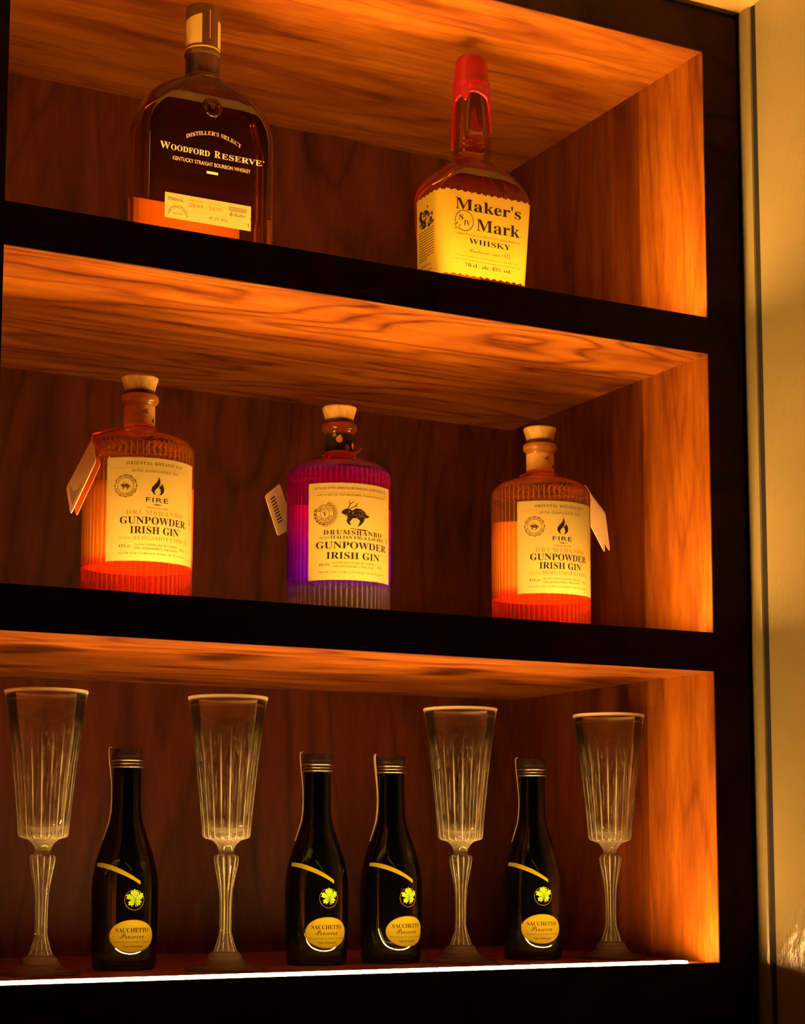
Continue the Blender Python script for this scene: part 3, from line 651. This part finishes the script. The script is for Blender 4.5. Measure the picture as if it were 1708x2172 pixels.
def hare(k, cx, cz, sc, full):
    T = lambda pts: [(cx+x*sc, cz+z*sc) for x, z in pts]
    body = [(-.95, .10), (-.85, .22), (-.62, .34), (-.45, .30), (-.25, .22), (.0, .38), (.35, .36), (.62, .18), (.78, -.02), (1.0, -.08), (.80, -.20), (.62, -.22), (.55, -.45), (.30, -.72), (.10, -.80), (.22, -.60), (.28, -.40), (.05, -.26), (-.20, -.28), (-.42, -.52), (-.30, -.74), (-.52, -.66), (-.62, -.45), (-.55, -.22), (-.70, -.08), (-.88, .0)]
    mi = M_ink if full else M_ink2
    k.poly(T(body), mi)
    k.line(T([(-.55, .30), (-.40, .62), (-.15, .82)]), .05*sc, mi); k.line(T([(-.40, .62), (-.45, .85)]), .04*sc, mi)
    k.line(T([(-.45, .30), (-.05, .52), (.10, .72)]), .05*sc, mi); k.line(T([(-.05, .52), (.15, .55)]), .04*sc, mi)
    if full:
        rnd = random.Random(5)
        for i in range(40):
            x = rnd.uniform(-.7, .65); z = rnd.uniform(-.18, .30) - (0.06 if x < -.4 else 0); w = rnd.uniform(.02, .06)
            k.line(T([(x, z), (x+w, z+rnd.uniform(-.07, .03))]), rnd.uniform(.012, .024)*sc, M_paper, 2)
        k.line(T([(-.35, -.95), (.9, -1.0)]), .03*sc, mi); k.line(T([(.1, -.98), (.7, -1.03)]), .05*sc, mi)
def flame(k, cx, z0, h):
    T = lambda pts: [(cx+x*h, z0+z*h) for x, z in pts]
    m = M_ink
    k.poly(T([(-.05, .02), (-.22, .10), (-.33, .26), (-.30, .42), (-.18, .56), (-.04, .70), (.03, .84), (.04, 1.0), (.12, .86), (.14, .70), (.08, .52), (-.02, .40), (-.12, .30), (-.16, .18), (-.12, .08)]), m)
    k.poly(T([(.02, .02), (.12, .08), (.17, .20), (.14, .34), (.06, .44), (.13, .50), (.20, .56), (.22, .66), (.31, .52), (.36, .36), (.32, .18), (.20, .07)]), m)
def gin_front(p, kind):
    k = Skin(cyl_fn(RG+0.0004), 0.00018); r = RG+0.0004
    A = lambda d: math.radians(d)*r
    k.sheet(A(-52.3), A(52.3), 0.0340, 0.1186, M_paper, 104, 104, teeth=0.0005)
    if kind == 'o':
        k.text(bold('ORIENTAL BOTANICALS'), A(-31.5), A(29.5), 0.1125, 0.0026, M_ink2, 2, spacing=1.25)
        for i in range(70): k.line([(A(-48+i*1.36), 0.1096), (A(-47.6+i*1.36), 0.1104)], 0.0003, M_ink3)
        k.text('WITH GUNPOWDER TEA', A(-26), A(24), 0.1065, 0.0021, M_ink2, 2, spacing=1.2)
        seal_deco(k, A(-32), 0.0950, 0.0090, 'o'); hare(k, A(-32), 0.0950, 0.0045, False)
        flame(k, A(0.2), 0.0876, 0.0160)
        k.text('FIRE', A(-11.7), A(12.0), 0.0822, 0.0038, M_ink, 3, spacing=1.1)
        k.line([(A(-4), 0.0802), (A(-1.5), 0.0802)], 0.0003, M_ink); k.line([(A(2), 0.0802), (A(5), 0.0802)], 0.0003, M_ink)
        k.poly([(A(-1.6), 0.0806), (A(1.8), 0.0806), (A(1.8), 0.0795), (A(1.2), 0.0795), (A(1.1), 0.0800), (A(-0.9), 0.0800), (A(-1.0), 0.0795), (A(-1.5), 0.0795)], M_ink)
        k.text('STEAKHOUSE & BAR', A(-11), A(11.6), 0.0768, 0.0013, M_ink2, 2)
        k.text(bold('DRUMSHANBO'), A(-31.3), A(31.7), 0.0718, 0.0037, M_ink3, 3, spacing=1.2)
        zg, zi = 0.0642, 0.0563
        k.text('WITH', A(-38.6), A(-25.5), 0.0512, 0.0022, M_ink3, 2); k.text(bold('BERGAMOT CITRUS'), A(-23.8), A(38.3), 0.0512, 0.0031, M_ink3, 2)
        k.text('43%', A(-38.6), A(-30.8), 0.0448, 0.0025, M_ink, 2); k.text('ABV', A(-30.2), A(-25.6), 0.0448, 0.0017, M_ink, 2)
        k.text('SLOW DISTILLED BY HAND', A(-22.5), A(24.3), 0.0465, 0.0016, M_ink2, 2); k.text('DRUMSHANBO, IRELAND', A(-22.5), A(24.3), 0.0434, 0.0016, M_ink2, 2)
        k.text('70cl e', A(28.0), A(36), 0.0447, 0.0022, M_ink2, 2)
        k.text('FROM THE CURIOUS MIND OF PJ RIGNEY', A(-38.9), A(37.6), 0.0394, 0.0013, M_ink, 2, spacing=1.15)
    else:
        o = 7.8
        k.text('DISTILLED WITH ORIENTAL BOTANICALS, GUNPOWDER TEA', A(-45), A(43), 0.1130, 0.0020, M_ink2, 2)
        for i in range(70): k.line([(A(-48+i*1.36), 0.1100), (A(-47.6+i*1.36), 0.1108)], 0.0003, M_ink3)
        k.text('AND A HINT OF TUSCAN JUNIPER, ITALIAN FIG & LAUREL', A(-42), A(40), 0.1073, 0.0017, M_ink2, 2)
        seal_deco(k, A(-33), 0.0915, 0.0095, 'b'); hare(k, A(0.5), 0.0915, 0.0135, True)
        k.text(bold('DRUMSHANBO'), A(-34.6), A(34.6), 0.0733, 0.0040, M_ink, 3, spacing=1.2)
        k.text('WITH', A(-39.5), A(-28.5), 0.0697, 0.0018, M_ink2, 2); k.text(bold('ITALIAN FIG & LAUREL'), A(-26.8), A(38.5), 0.0697, 0.0026, M_ink, 2)
        zg, zi = 0.0613, 0.0522
        k.text('43% VOL.', A(-39.3), A(-27), 0.0460, 0.0024, M_ink, 2)
        k.text('SLOW DISTILLED BY HAND', A(-24.3), A(23.3), 0.0480, 0.0016, M_ink2, 2); k.text('DRUMSHANBO, IRELAND', A(-24.3), A(23.3), 0.0448, 0.0016, M_ink2, 2)
        k.text('70cl e', A(28), A(35), 0.0455, 0.0026, M_ink2, 2)
        k.text('FROM THE CURIOUS MIND OF PJ RIGNEY', A(-39.4), A(38.6), 0.0400, 0.0013, M_ink, 2, spacing=1.15)
    k.text(bold('GUNPOWDER'), A(-37.3 if kind == 'o' else -43.0), A(36 if kind == 'o' else 43), zg, 0.0058, M_ink, 4)
    k.text(bold('IRISH GIN'), A(-27.0 if kind == 'o' else -31.3), A(26 if kind == 'o' else 31), zi, 0.0059, M_ink, 4); k.disc(A(27.8 if kind == 'o' else 32.8), zi+0.0052, 0.0005, 0.0005, M_ink, 8, 1)
    rnd = random.Random(11)
    for i in range(16): k.line([(A(44), 0.094-i*0.0011), (A(44)+0.0012+0.001*rnd.random(), 0.094-i*0.0011)], 0.0004, M_ink3)
    for i in range(8): k.line([(A(44), 0.074-i*0.0009), (A(46.5), 0.074-i*0.0009)], 0.0005, M_ink3 if i % 2 else M_ink2)
    k.build('front_label', p)
def card(name, quad, mat, parent, lines, stripe=None):
    """a hang-tag leaf: 4 corners (top, right, bottom, left), small thickness, print on the outer face"""
    q = [Vector(c) for c in quad]; n = (q[1]-q[0]).cross(q[3]-q[0]).normalized()
    if n.dot(Vector((-0.5, -1, -0.2))) < 0: n = -n
    th = 0.0007; n_ = 5
    P = lambda u, v: q[0] + (q[1]-q[0])*u + (q[3]-q[0])*v + (q[2]-q[1]-q[3]+q[0])*u*v
    pts = []
    for (u, v), (a0) in zip(((.1, .06), (.9, .06), (.9, .94), (.1, .94)), (180, 270, 0, 90)):
        for k in range(n_+1):
            a = math.radians(a0+90*k/n_); pts.append((u+.1*cos(a), v+.06*sin(a)))
    V = [P(u, v)+n*th/2 for u, v in pts] + [P(u, v)-n*th/2 for u, v in pts]; m = len(pts)
    Fc = [tuple(range(m)), tuple(range(m, 2*m))[::-1]] + [(k, m+k, m+(k+1) % m, (k+1) % m) for k in range(m)]
    I = [0]*len(Fc); mats = [mat, M_ink, M_tag]
    def bar(u0, u1, v0, v1, mi, lay=1):
        b = len(V); V.extend(P(u, v)+n*(th/2+0.00012*lay) for u, v in ((u0, v0), (u1, v0), (u1, v1), (u0, v1))); Fc.append((b, b+1, b+2, b+3)); I.append(mi)
    for a in lines: bar(*a)
    return mesh(name, V, Fc, mats, parent, midx=I)
def stopper_parts(t, dark=False):
    lathe('stopper', [(0.0, 0.1809), (0.0124, 0.1809), (0.0126, 0.1846), (0.0134, 0.1880), (0.0146, 0.1920), (0.0154, 0.1944), (0.0150, 0.1956), (0.0, 0.1958)], M_cork, t, 48, sharp=35)
    b = Skin(cyl_fn(0.01275), 0.0001); rnd = random.Random(2)
    b.sheet(-0.04, 0.04, 0.1812, 0.1840, M_band, 60, 2)
    for i in range(34): b.line([(-0.039+i*0.0023, 0.1843), (-0.039+i*0.0023, 0.1843+rnd.uniform(.0002, .0012))], 0.0007, M_band)
    b.build('stopper_band', t)
    k = Skin(cyl_fn(0.0129), 0.0001)
    k.sheet(-0.04052, 0.04052, 0.1548, 0.1704, M_neck_dark if dark else M_neck_lab, 60, 8)
    def fruit(x, z, r, m):
        k.disc(x, z, r, r, m, 20, 3); k.line([(x, z+r), (x+0.0005, z+r+0.0012)], 0.0006, m)
    if dark:
        for x, z, r, m in ((-0.004, 0.1645, 0.0030, M_orange_fruit), (0.006, 0.1665, 0.0028, M_ink2), (0.0035, 0.1575, 0.0026, M_red_fig), (-0.0095, 0.1590, 0.0026, M_ink2), (0.0115, 0.1600, 0.0028, M_orange_fruit), (-0.0085, 0.1685, 0.0018, M_paper)): fruit(x, z, r, m)
        k.poly([(-0.0065, 0.1640), (-0.0040, 0.1678), (-0.0030, 0.1690), (-0.0015, 0.1655), (-0.0010, 0.1630), (-0.0038, 0.1612)], M_orange_fruit, 2)
    else:
        k.poly([(-0.0022, 0.1640), (0.0010, 0.1668), (0.0028, 0.1672), (0.0022, 0.1655), (0.0034, 0.1632), (0.0000, 0.1636)], M_red_fig, 2)
        for x, z, r in ((-0.0062, 0.1588, 0.0024), (0.0062, 0.1655, 0.0024), (0.0020, 0.1572, 0.0030), (-0.0085, 0.1668, 0.0020), (0.014, 0.160, 0.0026)): k.ring(x, z, r*0.0, r, M_orange_fruit, 18)
        k.poly([(0.0075, 0.1570), (0.0090, 0.1602), (0.0105, 0.1612), (0.0100, 0.1580), (0.0112, 0.1560)], M_ink, 2)
    k.build('neck_label', t)
def gin(x, y, z, rz, kind, label):
    t = thing('gin_bottle', label, 'bottle', (x, y, z), rz, 'gin bottles on the middle shelf')
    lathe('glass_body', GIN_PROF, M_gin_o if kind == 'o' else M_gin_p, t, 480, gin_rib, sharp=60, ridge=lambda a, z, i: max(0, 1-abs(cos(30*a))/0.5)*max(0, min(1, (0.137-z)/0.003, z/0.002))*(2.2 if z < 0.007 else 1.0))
    gin_front(t, kind)
    r = 0.0447; k = Skin(cyl_fn(r), 0)
    k.sheet(math.radians(48)*r, math.radians(312)*r, 0.0318, 0.0990, M_back_o if kind == 'o' else M_back_p, 60, 8, edge=lambda x, top: (0.022 if kind != 'o' else 0.004)*(0.5-0.5*cos(x/r)) if not top else 0.010*(0.5-0.5*cos(x/r)))
    k.build('back_label', t)
    stopper_parts(t, kind != 'o')
    return t
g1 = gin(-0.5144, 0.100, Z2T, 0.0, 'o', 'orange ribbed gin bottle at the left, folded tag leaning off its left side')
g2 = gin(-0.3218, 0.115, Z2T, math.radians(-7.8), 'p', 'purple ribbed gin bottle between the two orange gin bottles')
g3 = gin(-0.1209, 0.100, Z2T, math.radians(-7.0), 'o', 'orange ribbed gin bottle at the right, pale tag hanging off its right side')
def to_local(o, pts):
    Mi = (Matrix.Translation(o.location) @ Matrix.Rotation(o.rotation_euler.z, 4, 'Z')).inverted()
    return [Mi @ Vector(p) for p in pts]
def cord_ring(t, tail, mat=M_cord):
    pts = [(0.0150*cos(a), 0.0150*sin(a), 0.1512 + 0.0006*sin(3*a)) for a in [2*pi*i/40 for i in range(40)]]
    tube('cord', pts, 0.0009, mat, t, 8, True)
    if tail: tube('cord_tail', tail, 0.0008, mat, t, 8)
k1 = to_local(g1, [(-0.5282, 0.0935, 0.4455), (-0.5420, 0.0870, 0.4410), (-0.5540, 0.0815, 0.4365), (-0.5610, 0.0800, 0.4340), (-0.5618, 0.0795, 0.4300)])
cord_ring(g1, k1)
OR = [(-0.5539, 0.094, 0.4308), (-0.5557, 0.074, 0.4084), (-0.5765, 0.07, 0.3626), (-0.575, 0.09, 0.3869)]
bars = [(.2, .8, .30, .34, 1), (.2, .8, .36, .38, 1), (.2, .7, .40, .42, 1), (.3, .55, .14, .155, 1)] + [(.15, .85, .52+i*.045, .535+i*.045, 1) for i in range(9)]
hv = thing  # hang tags move with their bottles: parts
c = to_local(g1, [(-0.5592, 0.0860, 0.4312), (-0.5624, 0.0660, 0.4085), (-0.5837, 0.0620, 0.3622), (-0.5815, 0.0820, 0.3876)])
card('hang_tag', c, M_tag, g1, [(.14, .86, .12, .92, 2, 0.6)] + [(a, b, u, v, m) for a, b, u, v, m in bars])
c = to_local(g1, OR)
card('hang_tag', c, M_orange_card, g1, [])
cord_ring(g2, None)
tube('cord_tail', [Vector((0.0150*cos(a), 0.0150*sin(a), 0.1515)) for a in (-0.9,)] + [Vector((0.0128, -0.0125, 0.1540)), Vector((0.0165, -0.0130, 0.1575))], 0.0011, M_cork, g2)
c = to_local(g2, [(-0.3543, 0.1720, 0.4290), (-0.3755, 0.1560, 0.4130), (-0.3625, 0.1560, 0.3775), (-0.3396, 0.1720, 0.3900)])
card('hang_tag', c, M_tag, g2, [(.5, .8, .15+i*.07, .18+i*.07, 1, 1) for i in range(9)])
k3 = to_local(g3, [(-0.1080, 0.0930, 0.4455), (-0.0990, 0.0900, 0.4420), (-0.0880, 0.0870, 0.4390), (-0.0818, 0.0855, 0.4375)])
cord_ring(g3, k3)
k3b = to_local(g3, [(-0.1335, 0.0930, 0.4460), (-0.1420, 0.0900, 0.4430), (-0.1500, 0.0880, 0.4400)])
tube('cord_tail', k3b, 0.0009, M_cord, g3)
c = to_local(g3, [(-0.0818, 0.0850, 0.4391), (-0.0514, 0.1000, 0.4156), (-0.0498, 0.1000, 0.3782), (-0.0765, 0.0850, 0.4016)])
card('hang_tag', c, M_tag, g3, [(.2, .28, .2, .24, 1), (.45, .55, .3, .33, 1), (.6, .66, .35, .5, 1)])
c = to_local(g3, [(-0.0790, 0.0900, 0.4388), (-0.0447, 0.1060, 0.4181), (-0.0398, 0.1060, 0.3812), (-0.0680, 0.0920, 0.4020)])
card('hang_tag', c, M_tag, g3, [])

# ------------------------------------------------------------------ small prosecco bottles (bottom shelf)
PB = smooth_profile([(0.0, 0.0030), (0.018, 0.0025), (0.0235, 0.0002), (0.0258, 0.0018), (0.0266, 0.0060), (0.0272, 0.024), (0.0276, 0.045), (0.0278, 0.0609), (0.0273, 0.0732), (0.0253, 0.0856), (0.0218, 0.0980), (0.0175, 0.1104), (0.0142, 0.1205), (0.0126, 0.1290), (0.0121, 0.140), (0.0119, 0.1655), (0.0119, 0.1655), (0.0119, 0.1800)], 5)
def prad(z):
    for (r0, z0), (r1, z1) in zip(PB, PB[1:]):
        if z0 <= z <= z1 and z > 0.003: return r0 + (r1-r0)*(z-z0)/max(1e-9, z1-z0)
    return PB[-1][0]
def pfn(s, z, o):
    R = prad(z); a = s/0.0277
    return Vector(((R+o+0.00025)*sin(a), -(R+o+0.00025)*cos(a), z))
LEAF = [(.02, -.30), (.05, -.62), (.16, -.50), (.30, -.85), (.38, -.62), (.60, -.70), (.55, -.45), (.80, -.40), (.52, -.18), (.38, -.08), (.62, -.02), (.78, .12), (1.0, .15), (.86, .34), (.95, .58), (.70, .52), (.58, .66), (.42, .42), (.30, .26), (.34, .55), (.22, .70), (.26, .92), (.06, .82), (-.06, 1.05), (-.18, .80), (-.38, .88), (-.34, .60), (-.42, .44), (-.26, .22), (-.46, .34), (-.62, .52), (-.78, .40), (-1.0, .42), (-.86, .18), (-.98, .0), (-.74, -.04), (-.50, -.10), (-.34, -.14), (-.56, -.28), (-.80, -.30), (-.66, -.50), (-.74, -.72), (-.48, -.66), (-.32, -.86), (-.22, -.56), (-.10, -.50), (-.04, -.30)]
LEAF = [(x*1.0, z*1.0) if math.hypot(x, z) > 0.7 else (x*1.28, z*1.28) for x, z in LEAF]
def prosecco():
    t = thing('prosecco_bottle', '', 'bottle', (0, 0, 0), 0, 'small prosecco bottles on the bottom shelf')
    lathe('glass_body', PB, M_green, t, 72, sharp=50)
    lathe('screw_cap', [(0.0, 0.1664), (0.0122, 0.1664), (0.0131, 0.1668), (0.0132, 0.1682), (0.0127, 0.1690), (0.0126, 0.1712), (0.0130, 0.1722), (0.0130, 0.1738), (0.0126, 0.1744), (0.0126, 0.1760), (0.0129, 0.1768), (0.0129, 0.1780), (0.0127, 0.1786), (0.0127, 0.1815), (0.0120, 0.1828), (0.0, 0.1830)], M_capblack, t, 96,
          rib=lambda a, z, i: (0.012*(abs(cos(24*a))-0.5) if 0.1790 > z > 0.1764 else 0.0), sharp=35)
    for zc, rc, rr in ((0.1675, 0.0131, 0.0005), (0.1701, 0.0126, 0.0003), (0.1730, 0.0128, 0.0006)):
        tube('cap_line', [(rc*cos(a), rc*sin(a), zc) for a in [2*pi*i/48 for i in range(48)]], rr, M_capband, t, 6, True)
    lathe('base_glow_cup', smooth_profile([(0.0, 0.0120), (0.010, 0.0105), (0.0185, 0.0075), (0.0215, 0.0095), (0.0232, 0.0150), (0.0236, 0.0240), (0.0238, 0.0330)], 4), M_haze, t, 48, sharp=60)  # inner cup carrying the painted glow of the bottle bottom
    k = Skin(pfn, 0.00015)
    cz, rx, rz = 0.0281, 0.0200, 0.0133
    k.disc(0, cz, rx, rz, M_oval, 56, 8, layer=0); k.disc(0, cz, rx*0.955, rz*0.94, M_oval_in, 56, 8, layer=0.5)
    k.text(bold('SACCHETTO'), -0.0143, 0.0143, 0.0312, 0.0035, M_ink, 3, layer=1.6)
    k.text(script('Prosecco'), -0.0108, 0.0100, 0.0262, 0.0050, M_ink2, 3, layer=1.6)
    k.text('Denominazione di Origine Controllata', -0.0160, 0.0165, 0.0228, 0.0014, M_ink2, 2, layer=1.6)
    k.text(bold('Vino Frizzante'), -0.0085, 0.0085, 0.0190, 0.0018, M_ink, 2, layer=1.6)
    k.build('oval_label', t)
    k = Skin(pfn, 0.00012)
    k.ring(0.0008, 0.0575, 0.0080, 0.0084, M_ink3, 40, layer=0); k.poly([(0.0012+x*0.0076, 0.0586+z*0.0078) for x, z in LEAF], M_leaf, 1)
    for x, z in ((.6, .15), (.3, .55), (-.35, .45), (-.6, -.1), (.45, -.45), (-.3, -.5)): k.line([(0.0012, 0.0565), (0.0012+x*0.0076, 0.0586+z*0.0078)], 0.0004, M_leaf2, 2)
    k.line([(0.0012, 0.0595), (0.0020, 0.0520)], 0.0010, M_leaf2, 2)
    k.build('leaf_emblem', t)
    k = Skin(pfn, 0.0001); V, Fc = [], []; n = 40
    for i in range(n+1):
        u = i/n; d = -80 + 92*u; zc = 0.0862 + 0.0008*u - 0.0156*u*u; w = 0.0020*(0.75+0.25*sin(pi*u)); V += [(math.radians(d)*0.0277, zc-w), (math.radians(d)*0.0277, zc+w)]
    for i in range(n): Fc.append((2*i, 2*i+2, 2*i+3, 2*i+1))
    k.put(V, Fc, M_stripe, 0); k.build('yellow_band', t)  # plain yellow band curving across the front of the shoulder, painting a possible reflection
    # paper tax strip over the cap and down the left of the neck
    V, Fc = [], []; path = [(0.0134, 0.1845, 7), (0.0150, 0.1842, 7), (0.0156, 0.1822, 7), (0.0152, 0.1760, 6.5), (0.0146, 0.1700, 6), (0.0140, 0.1650, 5), (0.0134, 0.1600, 4.5), (0.0127, 0.1520, 4), (0.0124, 0.1420, 4), (0.0128, 0.1330, 4), (0.0139, 0.1240, 4), (0.0165, 0.1150, 3), (0.0192, 0.1068, 2)]
    th0 = math.radians(-112); m_ = 6
    for r, z, w in path:
        for q in range(m_+1):
            a = th0 + (q/m_-0.5)*2*w*0.00065/r; V.append(((r+0.0003)*sin(a), -(r+0.0003)*cos(a), z))
    nn = len(V)
    for r, z, w in path:
        for q in range(m_+1):
            a = th0 + (q/m_-0.5)*2*w*0.00065/r; V.append(((r-0.0002)*sin(a), -(r-0.0002)*cos(a), z))
    for j in range(len(path)-1):
        for q in range(m_):
            i0 = j*(m_+1)+q; f = (i0, i0+1, i0+m_+2, i0+m_+1); Fc.append(f); Fc.append(tuple(nn+x for x in f[::-1]))
        i0 = j*(m_+1); i1 = i0+m_+1; Fc.append((i0, i1, nn+i1, nn+i0)); Fc.append((i1-1, nn+i1-1, nn+i1+m_, i1+m_))
    Fc.append(tuple(range(m_+1)) + tuple(nn+q for q in range(m_, -1, -1)))
    b0 = (len(path)-1)*(m_+1); Fc.append(tuple(range(b0, b0+m_+1)) + tuple(nn+b0+q for q in range(m_, -1, -1)))
    mesh('tax_strip', V, Fc, M_strip, t, smooth=True, sharp=60)
    return t
def dup(root, loc, rz, label):
    r = root.copy(); COL.objects.link(r); r.location = loc; r.rotation_euler = (0, 0, rz); r['label'] = label
    for ch in list(root.children):
        d = ch.copy(); COL.objects.link(d); d.parent = r
        for g in ch.children:
            e = g.copy(); COL.objects.link(e); e.parent = d
    return r
pb = prosecco()
pspots = [(-0.5027, 0.148, -4.3, 'small dark prosecco bottle between the two leftmost flutes'),
          (-0.3305, 0.138, -4.5, 'small dark prosecco bottle, left one of the close pair right of the second flute'),
          (-0.2590, 0.135, 4.6, 'small dark prosecco bottle, right one of the close pair, left of the third flute'),
          (-0.1150, 0.128, -13.5, 'small dark prosecco bottle between the two rightmost flutes')]
for i, (x, y, a, lab) in enumerate(pspots):
    if i == 0: pb.location = (x, y, 0.0); pb.rotation_euler = (0, 0, math.radians(a)); pb['label'] = lab
    else: dup(pb, (x, y, 0.0), math.radians(a), lab)

# ------------------------------------------------------------------ crystal flutes (bottom shelf)
def flute():
    t = thing('champagne_flute', '', 'glass', (0, 0, 0), 0, 'crystal champagne flutes on the bottom shelf')
    NF = 20
    out = smooth_profile([(0.0062, 0.0975), (0.0066, 0.0990), (0.0082, 0.1025), (0.0116, 0.1058), (0.0150, 0.1072), (0.0184, 0.1082), (0.0197, 0.1102), (0.0201, 0.1130), (0.0206, 0.1200), (0.0224, 0.1390), (0.0248, 0.1620), (0.0272, 0.1820), (0.0290, 0.1950), (0.0310, 0.2100), (0.0333, 0.2240)], 4)
    inn = smooth_profile([(0.0323, 0.2247), (0.0300, 0.2100), (0.0279, 0.1950), (0.0260, 0.1820), (0.0232, 0.1620), (0.0205, 0.1390), (0.0183, 0.1215), (0.0165, 0.1165), (0.0120, 0.1135), (0.0060, 0.1122), (0.0, 0.1118)], 4)
    prof = [(0.0, 0.0975)] + out + [(0.0332, 0.2248), (0.0328, 0.2250)] + inn
    no = len(out)+1
    def rib(a, z, i):
        if i > no or z < 0.1068 or z > 0.199: return 0.0
        f = min(1, (z-0.1068)/0.003)*min(1, (0.199-z)/0.03)
        return -0.055*f*abs(cos(NF/2*a))**1.3
    def rdg(a, z, i):
        if i > no or z < 0.1068 or z > 0.199: return 0.0
        c = abs(cos(NF/2*a)); return 0.9*min(1, (0.199-z)/0.04)*max(0, 1-c/0.38)**1.3
    lathe('bowl', prof, M_clear, t, 320, rib, sharp=35, ridge=rdg)
    st = smooth_profile([(0.0060, 0.0974), (0.0066, 0.0966), (0.0066, 0.0956), (0.0060, 0.0950), (0.0085, 0.0944), (0.0101, 0.0928), (0.0103, 0.0905), (0.0094, 0.0850), (0.0080, 0.0780), (0.0065, 0.0700), (0.0055, 0.0620), (0.0050, 0.0520), (0.0049, 0.0400), (0.0050, 0.0320), (0.0058, 0.0280), (0.0076, 0.0220), (0.0098, 0.0160)], 4)
    prof = [(0.0, 0.0974)] + st + [(0.0, 0.0160)]
    def rib2(a, z, i):
        if z > 0.0945: return 0.0
        f = min(1, (0.0945-z)/0.003)*min(1, max(0, (z-0.016)/0.006))
        return -0.09*f*abs(cos(6*a))**1.5
    lathe('stem', prof, M_clear2, t, 144, rib2, sharp=35, ridge=lambda a, z, i: 0.0 if z > 0.0945 else 0.85*max(0, 1-abs(cos(6*a))/0.36))
    lathe('foot', [(0.0, 0.0159)] + smooth_profile([(0.0099, 0.0159), (0.0125, 0.0140), (0.0140, 0.0110), (0.0165, 0.0072), (0.0220, 0.0044), (0.0290, 0.0031), (0.0318, 0.0026), (0.0324, 0.0016), (0.0318, 0.0003), (0.0300, 0.0)], 4) + [(0.0150, 0.0006), (0.0, 0.0012)], M_clear2, t, 96, sharp=35)
    return t
fl = flute()
for i, (x, y, a, lab) in enumerate([(-0.5885, 0.100, 5, 'tall ribbed crystal flute at the far left of the bottom shelf'),
                                   (-0.4366, 0.088, 11, 'tall ribbed crystal flute standing alone between two prosecco bottles, second from left'),
                                   (-0.2062, 0.102, 2, 'tall ribbed crystal flute just right of the close prosecco pair'),
                                   (-0.0478, 0.100, 8, 'tall ribbed crystal flute nearest the lit right side panel')]):
    if i == 0: fl.location = (x, y, 0.0); fl.rotation_euler = (0, 0, math.radians(a)); fl['label'] = lab
    else: dup(fl, (x, y, 0.0), math.radians(a), lab)
